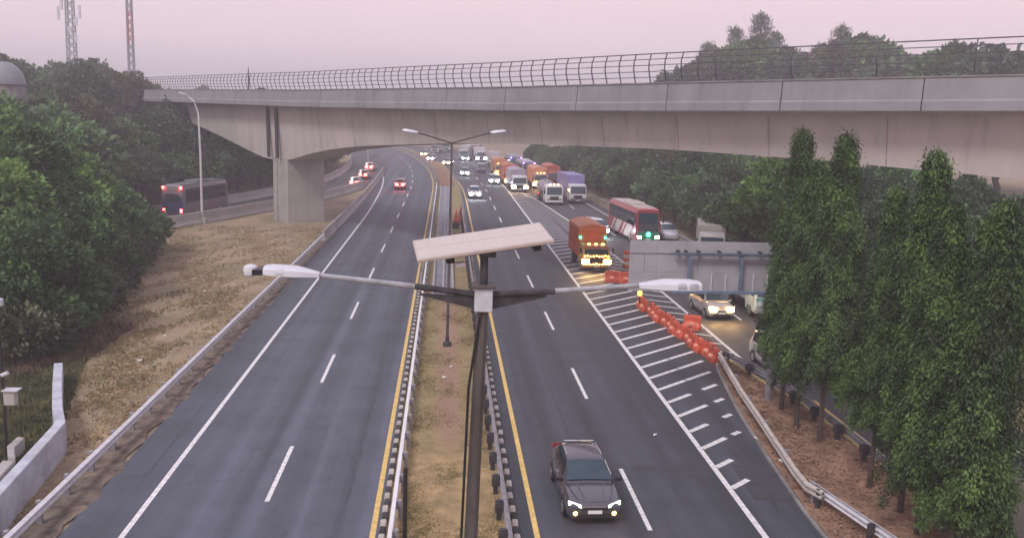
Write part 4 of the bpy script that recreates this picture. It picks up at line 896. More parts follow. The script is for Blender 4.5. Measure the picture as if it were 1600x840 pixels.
    MB().slab([(.85, Lb+.03, 1.9), (-.85, Lb+.01, 1.9), (-.82, Lb-.05, H-.45), (.82, Lb-.05, H-.45)], .02).build('rear_window', GLASS, c)
    MB().slab([(.7, Lb+.01, .55), (-.7, Lb+.01, .55), (-.7, Lb+.01, .7), (.7, Lb+.01, .7)], .012).build('rear_bumper', BLACKP, c)
    MB().slab([(-.25, -.045, .48), (.25, -.045, .48), (.25, -.045, .6), (-.25, -.045, .6)], .01).build('licence_plate', PLATE, c)
    if glow: MB().lathe([(.05, -.03), (.22, 0), (.2, .05), (.05, .08)], (0, 0, 0), 10).build('front_emblem_light', glow, c, loc=(0, -.05, 1.02), smooth=True).rotation_euler = (R(90), 0, 0)
    if beam:
        for sgn in (1, -1): spot(c, (sgn*.9, -.15, .75), beam[0], beam[1])
    return c
def pix(x, y): q = gnd(x, y); return q.x, q.y
GREY = (.10, .10, .125); WHT = (.62, .62, .64); SIL = (.40, .40, .42); BLK = (.02, .02, .025)
# nearest car, approaching
car('dark grey sedan with lit headlights approaching closest to the camera', 'car', 4.72, 26.3, R(1), (.085, .085, .11), 'sedan', 'drl', near=True, beam=((1, .55, .25), 350))
# left carriageway and slip road, driving away
car('car with glowing red brake lights driving away in the left carriageway', 'car', -7.0+off(146), 142.2+4.4, math.pi, (.25, .03, .03), 'mpv', None, 'red')
for (px, py, col, lab) in ((557, 294, (.35, .33, .32), 'nearest pale car with tail lights on the slip road behind the pier'), (570, 281, (.06, .06, .08), 'dark car between two others on the slip road'), (579, 268, WHT, 'white car farthest along the slip road below the orange lamp')):
    a, b = pix(px, py); car(lab, 'car', a, b+4.3, math.pi-.08, col, 'mpv', None, 'red')
q = gnd(302, 349); dirb = Vector((math.sin(R(12)), math.cos(R(12)), 0)); ln = 11.0
rear = Vector((-28.9, 100.0, 0)); fr = rear+dirb*ln
bus('dark blue coach seen from behind on the slip road left of the pier', fr.x, fr.y, math.atan2(dirb.y, dirb.x)+math.pi/2, (.16, .145, .165), (.2, .2, .22), ln, 3.7, None, rear=True, stripe=(.24, .14, .15))
# oncoming on the right carriageway
a, b = pix(742, 311); car('white car with bright headlights approaching alone in the right carriageway', 'car', a, b, 0, WHT, 'mpv', 'white', lampscale=1.6, beam=((.8, .85, 1), 60))
a, b = pix(770, 289); car('white van with bright lights at the tip of the hatched gore', 'van', a+.2, b, 0, (.55, .6, .62), 'mpv', 'white', lampscale=1.6)
a, b = pix(716, 276); car('car with bright headlights far along the median bend', 'car', a+1.2, b, -.05, SIL, 'mpv', 'white', lampscale=2)
for i, (px, py, warm, lab) in enumerate(((697, 259, 'warm', 'far car with yellow headlights just behind the bare median soil'), (672, 252, 'white', 'far car with white headlights left of the yellow lights'), (662, 245, 'warm', 'farthest leftmost headlights under the overpass'), (727, 252, 'white', 'far car with white headlights right of the median post'))):
    a, b = pix(px, py); car(lab, 'car', a, b, -.2, SIL, 'mpv', warm, lampscale=2)
a, b = pix(752, 270); car('dim grey car in the middle of the far traffic', 'car', a, b, -.05, GREY, 'mpv', None)
# hatched gore: decorated truck
truck('orange decorated truck with glowing yellow front parked on the hatched gore', 12.05, 71.8, R(2), (.56, .29, .09), (.52, .11, .04), 2.25, 2.15, 3.35, 4.8, 'high', 'warm',
      dict(toplights=E_GREEN, topz=2.55, visor=(.42, .17, .08), cablights=E_AMB, garland=E_AMB, stripe=(.6, .35, .1), bumper=(.4, .2, .05)), (.58, .19, .07), lampk=1.7, beam=((1, .6, .15), 320))
# exit road queue
bus('red and white coach with green light on its front in the exit lanes', 19.75, 88.0, R(4), (.38, .05, .055), (.52, .47, .44), 11.5, 3.5, 'white', (.74, .68, .66), E_GREEN, frontc=(.03, .22, .12), beam=((.8, .9, 1), 40))
a, b = pix(941, 372); car('white car between the orange truck and the red coach', 'car', a-.05, b+.5, R(3), (.55, .62, .65), 'mpv', 'white', lampscale=1.2)
truck('white truck with grey tank heading the left exit lane queue', 14.75, 124.5, R(4), (.66, .66, .66), (.28, .25, .30), 2.45, 2.75, 3.1, 7.0, 'tank', None, dict(cablights=E_AMB, bumper=(.6, .6, .6)))
truck('white truck with violet box beside the white tanker truck', 18.35, 127, R(4), (.62, .60, .64), (.22, .20, .42), 2.45, 2.7, 3.9, 7.5, 'box', None, dict(visor=(.5, .5, .55), bumper=(.12, .12, .14)))
far_ = [(812, 301, (.6, .6, .62), (.35, .3, .38), 'tarp', 'warm', None, 'white truck with warm headlights just left of the tanker'),
        (800, 291, (.45, .12, .06), (.4, .12, .06), 'high', 'amber', E_AMB, 'red truck with amber lights in the queue behind the tanker'),
        (845, 296, (.45, .25, .2), (.5, .24, .16), 'tarp', 'warm', E_AMB, 'truck with orange tarpaulin above the tanker truck'),
        (783, 278, (.5, .2, .08), (.45, .2, .12), 'tarp', 'amber', E_AMB, 'amber lit truck at the far tip of the gore'),
        (775, 262, (.35, .33, .34), (.45, .42, .42), 'box', None, None, 'tall grey container truck behind the white van'),
        (752, 253, (.5, .5, .55), (.5, .5, .55), 'box', 'white', None, 'pale container truck in the far middle of the traffic'),
        (867, 292, (.3, .06, .05), (.42, .10, .07), 'tarp', None, None, 'red tarpaulin truck between the two front trucks'),
        (735, 246, (.45, .42, .42), (.55, .52, .5), 'box', 'white', None, 'farthest pale box truck under the overpass')]
for (px, py, cc, bc, kd, lt, top, lab) in far_:
    a, b = pix(px, py); truck(lab, a, b, R(3), cc, bc, 2.4, 2.6, 3.3, 6.5, kd, lt, dict(cablights=top, garland=top) if top else None, lampk=2.0)
a, b = pix(826, 284); bus('coach with violet lights behind the truck queue', a, b, R(3), (.28, .24, .34), (.6, .55, .65), 11, 3.6, None, marker=E_PURP, glow=None, frontc=(.2, .12, .35))
a, b = pix(806, 272); bus('dim coach with blue tint left of the violet coach', a, b, R(3), (.16, .17, .26), (.4, .4, .5), 11, 3.5, None, marker=E_PURP)
for i in range(4):
    a, b = ((9.6, 232), (13.4, 240), (6.0, 262), (11.2, 275))[i]; truck(('faint grey truck far behind the container trucks', 'faint brown truck far right behind the violet coach', 'faint pale truck at the far bend, left one', 'faint pale truck at the far bend, right one')[i], a+off(b), b, -.12, ((.4, .4, .42), (.35, .25, .2), (.5, .5, .5), (.5, .5, .5))[i], ((.42, .4, .42), (.35, .26, .22), (.55, .53, .52), (.5, .48, .5))[i], 2.4, 2.6, 3.5, 7, 'box', None)
# vehicles around the sign and behind the columnar trees
car('silver pickup with bright yellow headlights under the sign', 'pickup', 17.25, 55.0, R(3), (.42, .38, .36), 'mpv', 'warm', lampscale=2, beam=((1, .6, .2), 120))
car('white hatchback partly hidden beside the sign mast', 'car', 17.0, 42.0, R(2), WHT, 'mpv', None)
truck('green and white truck half hidden between sign and trees', 20.6, 55.5, R(2), (.5, .6, .58), (.25, .35, .32), 2.3, 2.5, 2.9, 5.5, 'box', None, dict(stripe=(.1, .35, .28)))
truck('grey box truck whose roof shows above the sign', 23.3, 78.5, R(-14), (.35, .33, .33), (.30, .28, .27), 2.35, 2.4, 2.95, 5.5, 'box', None)
car('white car with blue trim just right of the red coach', 'car', 22.7, 90.5, R(4), (.6, .6, .66), 'mpv', None)
truck('truck with red box glimpsed between the columnar trees', 27.5, 58, R(20), (.55, .3, .15), (.42, .10, .08), 2.4, 2.6, 5.0, 5.5, 'box', None, dict(visor=(.6, .35, .15)))
car('car with yellow headlights glimpsed through the columnar trees', 'car', 18.9, 30.3, R(2), (.5, .5, .52), 'mpv', 'warm', lampscale=1.5)
truck('white truck glimpsed through the gaps of the nearest columnar trees', 20.6, 36.0, R(2), (.66, .66, .66), (.55, .55, .56), 2.3, 2.5, 2.9, 5, 'box', None)

# ================================================================ TOWERS AND DOME
def lattice(name, label, base, h, w0, w1, mt, mt2, antennas):
    t = thing(name, label, 'mast', base)
    def cor(z, k): r = w0+(w1-w0)*z/h; return Vector((r*math.cos(math.pi/4+k*math.pi/2), r*math.sin(math.pi/4+k*math.pi/2), z))
    for k in range(4): MB().tube(cor(0, k), cor(h, k), .17, .13, 5).build('leg', mt, t)
    n_ = int(h/1.6); a = MB(); b = MB()
    for i in range(n_):
        z0, z1 = h*i/n_, h*(i+1)/n_; m_ = a if (i//4) % 2 == 0 else b
        for k in range(4):
            m_.tube(cor(z0, k), cor(z1, (k+1) % 4), .09, .09, 4); m_.tube(cor(z1, k), cor(z1, (k+1) % 4), .09, .09, 4)
    a.build('bracing', mt, t)['kind'] = 'stuff'; b.build('bracing', mt2, t)['kind'] = 'stuff'
    for (dx, z, ww, hh) in antennas: MB().box(dx-ww/2, dx+ww/2, -.9, -.6, z, z+hh).build('antenna_panel', WHITEP if ww > .3 else GALVD, t, bevel=.03)
    return t
TW = mat('tower_steel', (.32, .32, .36), .6, .15, 1); TR = mat('tower_red', (.5, .12, .1), .6, .15, 1)
lattice('telecom_mast', 'grey lattice telecom mast with panel antennas above the left trees', (-77.0, 200, 4), 34, 1.25, .8, TW, TW, ((-2.0, 24, .5, 2.6), (2.2, 24.4, .5, 2.6), (-1.3, 26, .5, 2.4), (1.4, 23, .6, 1.6), (0.2, 21.5, .6, 1.2), (1.2, 19.5, .5, 2), (-1.2, 28.2, .5, 2.2)))
lattice('telecom_mast', 'slender red and white lattice mast right of the grey one', (-65.2, 200, 4), 36, .75, .6, TW, TR, ((.5, 26, .3, 1.5),))
q = at(8, 134, 100); dm = thing('dome_building', 'grey domed roof peeking above the trees at the far left edge', 'building', (q.x, q.y, hgt(q.x, q.y)))
MB().lathe([(1.95, 0), (1.95, q.z-dm.location.z)], (0, 0, 0), 20).build('drum', CONCD, dm)
zz = q.z-dm.location.z; dr_ = 3.3
MB().lathe([(2.0, zz), (2.1, zz+.15)]+[(1.95*math.cos(R(a_)), zz+.15+2.3*math.sin(R(a_))) for a_ in range(0, 86, 8)], (0, 0, 0), 24).build('dome', mat('dome_grey', (.20, .22, .24), .5, .12, 1), dm, smooth=True)

# ================================================================ VEGETATION
def leafmat(name, c1, c2, tr=.25):
    M = mat(name, c1, .6, .1, 1.4, col2=c2, trans=tr, rnd_obj=.12); t = M.node_tree
    at_ = t.nodes.new('ShaderNodeAttribute'); at_.attribute_name = 'tint'; b = t.nodes['Principled BSDF']; src = b.inputs['Base Color'].links[0].from_socket
    v = t.nodes.new('ShaderNodeVectorMath'); v.operation = 'SCALE'; t.links.new(src, v.inputs[0]); t.links.new(at_.outputs['Fac'], v.inputs['Scale'])
    for l in list(src.links):
        if l.to_node != v: to = l.to_socket; t.links.remove(l); t.links.new(v.outputs[0], to)
    return M
LF = [leafmat('leaf_mid', (.042, .095, .034), (.115, .20, .062)), leafmat('leaf_dark', (.045, .082, .045), (.09, .145, .070)), leafmat('leaf_light', (.055, .120, .028), (.18, .30, .075)), leafmat('leaf_olive', (.075, .085, .045), (.14, .15, .075))]
LCOL = leafmat('leaf_columnar', (.026, .060, .015), (.09, .155, .036), .2)
BARK = mat('bark', (.065, .05, .04), .9, .3, 4, bump=.5)
BARKP = mat('pale_bark', (.25, .22, .19), .9, .3, 4, bump=.4)
def quads(C, D, U, ln, wd, fold=.25):
    # leaf: two triangles-ish quads folded along the midrib; C base, D direction, U side vector
    n = len(C); D = D/np.linalg.norm(D, axis=1, keepdims=True); Sd = np.cross(D, U); Sd /= (np.linalg.norm(Sd, axis=1, keepdims=True)+1e-9); N = np.cross(Sd, D)
    ln = ln.reshape(-1, 1); wd = wd.reshape(-1, 1)
    a = C; b = C+D*ln*.5+Sd*wd*.5+N*wd*fold; c = C+D*ln-N*ln*.12; d = C+D*ln*.5-Sd*wd*.5+N*wd*fold
    V = np.stack([a, b, c, d], 1).reshape(-1, 3); F = np.arange(4*n).reshape(-1, 4); return V, F
def unit(n): 
    v = nrg.normal(size=(n, 3)); return v/np.linalg.norm(v, axis=1, keepdims=True)
def crown_mesh(name, mt, rx, ry, rz_, nclump, nleaf, leaf, cr, seed, base=0, lobes=5, flat=.3):
    global nrg
    nrg = np.random.default_rng(seed)
    # lumpy volume: a few big lobes, clumps on their surfaces, leaves round each clump
    lc = unit(lobes)*np.array([rx, ry, rz_])*.48; lc[:, 2] = np.abs(lc[:, 2])*.8-rz_*.15; lr = nrg.uniform(.42, .62, lobes)
    lc = np.vstack([lc, [[0, 0, rz_*.25]]]); lr = np.append(lr, .6)
    k = nrg.integers(0, len(lr), nclump); d = unit(nclump); d[:, 2] = np.where(d[:, 2] < -.35, -d[:, 2]*.5, d[:, 2])
    cc = lc[k]+d*np.array([rx, ry, rz_])*lr[k][:, None]*nrg.uniform(.75, 1.05, (nclump, 1))
    kk = np.repeat(np.arange(nclump), nleaf); n = len(kk)
    u = unit(n); rad = cr*nrg.uniform(.6, 1.5, nclump)[kk][:, None]*nrg.uniform(.35, 1, (n, 1))**.6
    C = cc[kk]+u*rad*np.array([1, 1, .7]); C[:, 2] += base
    outw = (u*.6+d[kk]*.5+unit(n)*.6); outw[:, 2] -= flat
    ln = leaf*nrg.uniform(.6, 1.3, n); V, F = quads(C, outw, unit(n), ln, ln*nrg.uniform(.45, .7, n))
    tn = nrg.uniform(.5, 1.6, nclump)**1.25
    return npmesh(name, V, F, mt, tint=tn[kk]*nrg.uniform(.85, 1.15, n)), cc+np.array([0, 0, base])
def limbs(trunk_h, top, r, clumps, n, seed, mt, lean=0):
    rg = random.Random(seed); mb = MB(); bend = [(0, 0, -.3), (lean*.3+rg.uniform(-.1, .1), rg.uniform(-.1, .1), trunk_h*.5), (lean*.6+rg.uniform(-.2, .2), rg.uniform(-.2, .2), trunk_h), (lean+rg.uniform(-.3, .3), rg.uniform(-.3, .3), top)]
    mb.poly(bend, [r*1.25, r, r*.8, r*.25], 7)
    idx = rg.sample(range(len(clumps)), min(n, len(clumps)))
    for i in idx:
        e_ = Vector(clumps[i]); t = rg.uniform(.35, 1); s_ = Vector(bend[1]).lerp(Vector(bend[2]), t) if rg.random() < .5 else Vector(bend[2]).lerp(Vector(bend[3]), t*.6)
        mid = s_.lerp(e_, .5)+Vector((0, 0, .25*(e_-s_).length*rg.uniform(-.2, .6))); mb.poly([s_, mid, e_], [r*.38, r*.22, r*.06], 5)
    return mb
PROTO = {}
def proto(key, lm, rx, ry, rz_, trunk, ncl, nlf, leaf, cr, seed, lobes=5, r=.22, bark=BARK, nl=12):
    c, cl = crown_mesh('crown', lm, rx, ry, rz_, ncl, nlf, leaf, cr, seed, trunk+rz_*.75, lobes)
    t = limbs(trunk, trunk+rz_*1.2, r, cl, nl, seed, bark).build('trunk', bark, None, smooth=True)
    PROTO[key] = [t, c]; PROTO[key+'_used'] = False
def tree(key, label, x, y, sc=1.0, rz=0, name='broadleaf_tree', group=None, z=None, sz=None):
    o = thing(name, label, 'tree', (x, y, hgt(x, y) if z is None else z), rz, group); o.scale = (sc, sc, sz or sc)
    for p in PROTO[key]:
        q = p if not PROTO[key+'_used'] else p.copy()
        if PROTO[key+'_used']: COL.objects.link(q)
        q.parent = o
    PROTO[key+'_used'] = True
    return o
proto('a', LF[2], 3.9, 3.9, 4.6, 1.6, 230, 160, .33, .8, 1, 10)       # near left, light green
proto('b', LF[0], 4.3, 4.3, 4.8, 1.5, 230, 160, .34, .85, 2, 11)
proto('c', LF[1], 5, 5, 5, 5, 150, 110, .6, 1.1, 3, 6, r=.3)        # far broadleaf
proto('d', LF[0], 5.2, 4.6, 4.4, 4, 150, 110, .6, 1.1, 4, 5, r=.3)
proto('e', LF[3], 4.6, 4.6, 5.6, 5, 140, 110, .55, 1.0, 5, 5, r=.28)
proto('f', LF[1], 3.6, 3.6, 7.5, 6, 150, 100, .5, .9, 6, 7, r=.26, bark=BARKP, nl=18)
proto('h', LF[1], 4.6, 4.6, 4.2, .9, 190, 110, .5, 1.0, 12, 7, r=.2)
proto('g', LF[0], 4.4, 4.8, 3.4, .8, 180, 110, .5, 1.0, 13, 7, r=.2)
proto('s', LF[0], 1.6, 1.6, 1.0, .4, 70, 110, .26, .5, 8, 4, r=.08)   # shrub
proto('t', LF[3], 1.8, 1.5, .9, .3, 60, 110, .24, .5, 9, 4, r=.08)
# casuarina-like tall tree: sparse tiers
nrg = np.random.default_rng(21)
zc = []
for i in range(46):
    z = 6+17*(i/46)**.9; r_ = ((1-(z-6)/17.8)**.8*5.2+.3)*(.55+.6*((i*7) % 11)/11); a_ = i*2.4; zc.append((math.cos(a_)*r_*.7, math.sin(a_)*r_*.7, z))
zc = np.array(zc); kk = np.repeat(np.arange(len(zc)), 150); n = len(kk)
C = zc[kk]+unit(n)*np.array([1.25, 1.25, .75])*nrg.uniform(.1, 1, (n, 1)); D = unit(n)*.7+np.array([0, 0, .5]); ln = nrg.uniform(.3, .7, n)
V, F = quads(C, D, unit(n), ln, ln*.22); cc_ = npmesh('crown', V, F, LF[1], tint=nrg.uniform(.7, 1.3, n))
PROTO['k'] = [limbs(6, 23.4, .26, [tuple(v) for v in zc], 46, 3, BARK).build('trunk', BARK, None, smooth=True), cc_]; PROTO['k_used'] = False

# near left thicket
nl = [(-21.0, 47.5, 'b', .72, 'bushy dark green tree at the far left, nearest to the black pole'), (-24.5, 52, 'a', 1.02, 'bright leafed tree at the left edge above the whitewashed wall'), (-23.6, 57, 'b', .80, 'dense green tree leaning over the brown verge'),
      (-27.5, 58, 'b', 1.22, 'tall dark tree at the left edge behind the bright leafed one'), (-27.3, 64.5, 'a', 1.12, 'tall light green tree with bright tips in the left thicket'), (-28.6, 71.0, 'a', .95, 'light green tree second from the right end of the left thicket'),
      (-28.2, 76, 'b', .75, 'smaller green tree at the right end of the left thicket'), (-31, 67, 'b', 1.25, 'large dark tree deep inside the left thicket'), (-33.5, 79, 'a', 1.0, 'pale green tree behind the right end of the left thicket'), (-31.5, 52, 'a', 1.2, 'tall pale tree deep at the left edge of the picture')]
for i, (x, y, k, s_, lab) in enumerate(nl): tree(k, lab, x, y, s_, i*1.3, group='left thicket trees')
for i in range(14):
    y = 44+i*2.6; x = -20.4-.02*(y-44)-.17*max(0, y-50)+rnd.uniform(-.6, .6)
    tree('s' if i % 3 else 't', 'low shrub at the foot of the left thicket, %s from the black pole' % (words+['fourteenth'])[i], x, y, rnd.uniform(1.1, 1.9), i*2.1, 'shrub', 'shrubs along the thicket')
# bank of trees behind the slip road, left of and under the overpass
def row(seq, fmt, group, name='broadleaf_tree'):
    for i, (x, y, k, s_) in enumerate(seq): tree(k, fmt % ORD[i], x, y, s_, i*1.7, name, group)
bank = []
for i, y in enumerate(frange(78, 205, 5.2)):
    rx = lerp(RAMPC, y); bank.append((rx-8.6-rnd.uniform(0, 1.5), y, 'hgh'[i % 3], rnd.uniform(.75, 1.0)))
row(bank, '%s bush from the camera along the far edge of the slip road', 'bushes behind the slip road', 'large_bush')
bank = []
for i, y in enumerate(frange(84, 190, 6.2)):
    rx = lerp(RAMPC, y); bank.append((rx-15-rnd.uniform(0, 3), y+rnd.uniform(-1, 1), 'hcgheg'[i % 6], rnd.uniform(.95, 1.2)*(.75 if i % 6 in (1, 4) else 1)))
row(bank, '%s tree from the camera in the middle row of the left bank', 'trees on the left bank')
bank = [(-47.5, 90, 'g', 1.12), (-55, 110, 'h', 1.2), (-50, 116, 'g', 1.15), (-58, 120, 'd', .9), (-54, 130, 'h', 1.1), (-48, 128, 'c', .85), (-62, 136, 'c', .95), (-46, 140, 'e', .8), (-56, 146, 'h', 1.15), (-66, 150, 'd', 1.0), (-49, 156, 'd', .85), (-60, 160, 'c', 1.0), (-72, 162, 'e', .95)]
row(bank, '%s tree from the camera in the back row of the left bank', 'trees on the left bank')
for i, (px, py, Y, k) in enumerate(((75, 97, 165, 'g'), (110, 88, 172, 'h'), (140, 90, 168, 'c'), (170, 105, 165, 'h'), (205, 118, 160, 'g'), (232, 128, 155, 'h'), (262, 140, 200, 'g'), (300, 150, 205, 'g'))):
    q = at(px, py, Y); h = q.z-hgt(q.x, Y); tree(k, '%s hazy treetop from the left on the skyline below the masts' % ORD[i], q.x, Y, h/{'g': 7.2, 'h': 8.8, 'c': 13.5, 'd': 11.5}[k], i*1.3, group='skyline trees below the masts')
for i, (px, py) in enumerate(((2, 128), (34, 122))):
    q = at(px, py, 92); tree('hg'[i], ('bush hiding the lower part of the domed roof', 'bush just right of the domed roof')[i], q.x, 92, (q.z-hgt(q.x, 92))/(9.0, 7.8)[i], i, 'large_bush', 'trees on the left bank')
# woods on the right behind the exit road
wr_ = []
for i, y in enumerate(frange(56, 205, 5.4)): wr_.append((lerp(RE, y)+off(y)+5.2+rnd.uniform(-.8, .8), y, 'hghhg'[i % 5], rnd.uniform(.62, .92)))
row(wr_, '%s bush from the camera along the edge of the right-hand woods', 'bushes edging the right woods', 'large_bush')
wr_ = []
for i, y in enumerate(frange(60, 200, 8)): wr_.append((lerp(RE, y)+off(y)+11.5+rnd.uniform(-1.5, 1.5), y, 'dcfech'[i % 6], rnd.uniform(.62, .75)*(.75+.3*smooth(60, 130, y))))
row(wr_, '%s tree from the camera in the front row of the right-hand woods', 'woods on the right')
wr_ = []
for i, y in enumerate(frange(62, 190, 11)): wr_.append((lerp(RE, y)+off(y)+19+rnd.uniform(-2, 2), y, 'hcdgeh'[i % 6], rnd.uniform(.7, .85)*(.8+.3*smooth(60, 130, y))))
row(wr_, '%s tree from the camera in the back row of the right-hand woods', 'woods on the right')
q = at(1240, 300, 69); tree('a', 'round light green tree under the overpass behind the columnar trees', q.x, 69, 1.12, .5, group='woods on the right')
for i, (px, py, Y) in enumerate(((1190, 12, 190), (1152, 35, 195), (1215, 42, 198), (1318, 32, 180), (1106, 60, 205), (1360, 50, 185), (1280, 62, 190))):
    q = at(px, py, Y); h = q.z-hgt(q.x, Y); tree('k', 'tall feathery tree above the overpass fence, %s' % ('the tallest', 'left of the tallest', 'right of the tallest', 'tallest of the second clump', 'leftmost and shortest', 'right end of the second clump', 'left end of the second clump')[i], q.x, Y, h/24.5*(1.0), i, 'casuarina_tree', 'feathery trees above the overpass', sz=h/24.0)
for i, (px, py, Y) in enumerate(((1066, 108, 190), (1095, 88, 185), (1135, 70, 180), (1180, 66, 178), (1225, 72, 175), (1270, 74, 172), (1305, 62, 170), (1345, 60, 168), (1385, 70, 165), (1425, 80, 150), (1465, 80, 145), (1505, 74, 140), (1545, 68, 135), (1585, 58, 130))):
    q = at(px, py, Y); h = q.z-hgt(q.x, Y); k = 'ched'[i % 4]; tree(k, '%s hazy treetop from the left showing through the overpass fence' % ORD[i], q.x, Y, h/{'c': 13.5, 'h': 8.8, 'e': 14, 'd': 11.5}[k], i*2.2, group='treetops behind the overpass')
for i, (x, y, k, s_) in enumerate(((29, 50, 'g', .7), (33, 45, 'h', .75), (37, 52, 'g', .95), (42, 46, 'h', .9), (38, 60, 'h', .95), (47, 56, 'g', 1.1), (46, 38, 'h', .9), (52, 48, 'g', 1.1))): tree(k, '%s bush from the left half hidden behind the columnar trees' % ORD[i], x, y, s_, i, 'large_bush', 'bushes behind the columnar trees')
# far backdrop of trees closing the road bend
for i in range(20):
    a_ = -95+i*9; y = 330+28*math.sin(i*2.3); tree('cdh'[i % 3], '%s distant tree from the left closing the view at the bend' % ORD[i], a_-20, y, .85 if a_ < 40 else 1.1, i, group='distant trees at the bend')

# columnar trees on the island
def columnar(seed, h, r0):
    global nrg
    nrg = np.random.default_rng(seed); z0 = 1.9; nb = 300
    t = nrg.random(nb)**.9; zb_ = z0+.5+(h-z0-.5)*t; a_ = nrg.uniform(0, 2*math.pi, nb)
    prof = r0*np.clip(np.sin(np.clip((1-t)*1.15+.06, 0, 1)*math.pi/2), .05, 1)**1.1*(.9+.14*np.sin(zb_*1.7+a_*2+seed)+.10*np.sin(zb_*3.9-a_*3))*nrg.uniform(.72, 1.12, nb)
    nlf = 330; kk = np.repeat(np.arange(nb), nlf); n = len(kk)
    s_ = .12+.88*nrg.random(n)**.6                      # position along the drooping branch
    rr_ = prof[kk]*np.minimum(1, s_*1.15); drop = (1.15*s_**2.1)*(.5+.55*prof[kk])
    dirx = np.cos(a_[kk]); diry = np.sin(a_[kk]); sp = (.05+.10*np.sin(np.pi*np.minimum(1, s_*.95)))[:, None]
    C = np.stack([dirx*rr_, diry*rr_, zb_[kk]-drop+.3], 1)+nrg.normal(size=(n, 3))*sp
    D = np.stack([dirx*.6, diry*.6, -np.ones(n)*.7], 1)+nrg.normal(size=(n, 3))*.5
    U = np.stack([-diry, dirx, np.zeros(n)], 1); U = np.cross(D, U)+nrg.normal(size=(n, 3))*.5
    ln = nrg.uniform(.07, .15, n); V, F = quads(C, D, U, ln, ln*.40, .18)
    c = npmesh('crown', V, F, LCOL, tint=(nrg.uniform(.5, 1.6, nb)**1.2)[kk]*nrg.uniform(.75, 1.3, n))
    mb = MB(); mb.poly([(0, 0, -.2), (.03, 0, z0), (-.02, .03, h*.6), (0, 0, h-.3)], [.11, .085, .06, .015], 7)
    for i in range(0, nb, 6):
        p = Vector((0, 0, zb_[i])); mb.poly([p, (math.cos(a_[i])*prof[i]*.5, math.sin(a_[i])*prof[i]*.5, zb_[i]+.05), (math.cos(a_[i])*prof[i]*.9, math.sin(a_[i])*prof[i]*.9, zb_[i]-.45)], [.02, .014, .005], 4)
    return [mb.build('trunk', BARK, None, smooth=True), c]
for i in range(3): PROTO['p%d' % i] = columnar(40+i, 10.5, .98+.08*i); PROTO['p%d_used' % i] = False
ct = [(14.55, 37.2, 1.10, 0, 'farthest columnar tree, with the tip overlapping the overpass girder'), (14.35, 34.9, 1.0, 1, 'columnar tree second in the row, its trunk left of the slim pair'), (14.7, 33.4, 1.10, 2, 'bright green columnar tree third in the row, tip against the girder'),
      (14.65, 29.0, .95, 1, 'shorter columnar tree standing apart in the middle of the island'), (14.75, 27.0, 1.06, 0, 'columnar tree right of the shorter one, trunk near the bottom edge'), (14.5, 25.4, 1.03, 2, 'broad columnar tree second from the right edge'),
      (14.6, 23.0, 1.05, 1, 'nearest columnar tree, cut by the right edge of the picture'), (15.25, 24.6, 1.0, 0, 'columnar tree filling the gap just left of the nearest one')]
for i, (x, y, s_, k, lab) in enumerate(ct): tree('p%d' % k, lab, x, y, s_, i*1.9, 'columnar_tree', 'columnar trees on the soil island', z=.1 if y > 26 else -.9)

# grass: stuff
def grass(name, label, n, fx, y0, y1, ln, mt, zf, wd=.02):
    Y = y0+(y1-y0)*nrg.random(n)**1.5; xa = np.array([fx(y)[0] for y in Y]); xb = np.array([fx(y)[1] for y in Y]); X_ = xa+(xb-xa)*nrg.random(n)
    k = np.sin(X_*.9+Y*.35)+np.sin(X_*2.1-Y*.8)+nrg.normal(size=n)*.7; keep = k > (-9 if name == 'weeds' else -.2); X_, Y = X_[keep], Y[keep]; m_ = len(X_)
    Z = np.array([zf(a, b) for a, b in zip(X_, Y)]); b = 4
    C = np.repeat(np.stack([X_, Y, Z], 1), b, 0)+nrg.normal(size=(m_*b, 3))*np.array([.06, .06, 0]); D = unit(m_*b)*.7+np.array([0, 0, 1.0]); l_ = ln*nrg.uniform(.5, 1.4, m_*b)
    D /= np.linalg.norm(D, axis=1, keepdims=True); Sd = np.cross(D, unit(m_*b)); Sd /= np.linalg.norm(Sd, axis=1, keepdims=True)
    ww = wd*(1+Y.repeat(b)/60)[:, None]
    V = np.stack([C-Sd*ww, C+Sd*ww, C+D*l_[:, None]], 1).reshape(-1, 3); F = np.arange(len(V)).reshape(-1, 3)
    tag(npmesh(name, V, F, mt), label, 'grass', kind='stuff')
GD = mat('dry_grass_blades', (.33, .24, .14), .9, .2, .5, col2=(.42, .32, .18), trans=.2)
GG = mat('green_grass_blades', (.17, .165, .06), .9, .2, .4, col2=(.28, .24, .11), trans=.2)
vx = lambda y: (-20.2-.11*max(0, y-50)-.1*max(0, y-75), -12.2)
grass('dry_grass', 'dry brown grass covering the verge beside the left guardrail', 15000, vx, 25, 96, .13, GD, hgt)
grass('green_grass', 'patches of green grass on the verge near the thicket', 6000, lambda y: (-20.2, -13.5), 25, 62, .13, GG, hgt)
mz = lambda a, b: .07
grass('median_dry_grass', 'tan grass on the median strip', 9000, lambda y: (-1.2, 1.85), 24, 60, .08, GD, mz, .014)
grass('median_green_grass', 'greenish grass along both sides of the median path', 5000, lambda y: (-1.1, -.25) if rnd.random() < .5 else (.85, 1.8), 24, 62, .09, GG, mz, .014)
GW = mat('dark_weeds', (.075, .09, .035), .9, .25, .6, col2=(.15, .15, .065), trans=.2)
grass('weeds', 'dark green weeds behind the whitewashed wall and below the thicket', 17000, lambda y: (-21.0, -13.9-.28*max(0, y-32.5)), 25, 50, .2, GW, hgt, .04)
grass('dead_brush', 'reddish brown dead brush at the foot of the thicket', 900, lambda y: (-19.5, -17.2), 42, 52, .45, mat('dead_brush_stems', (.12, .075, .05), .9, .25, 1, col2=(.2, .13, .09)), hgt, .025)
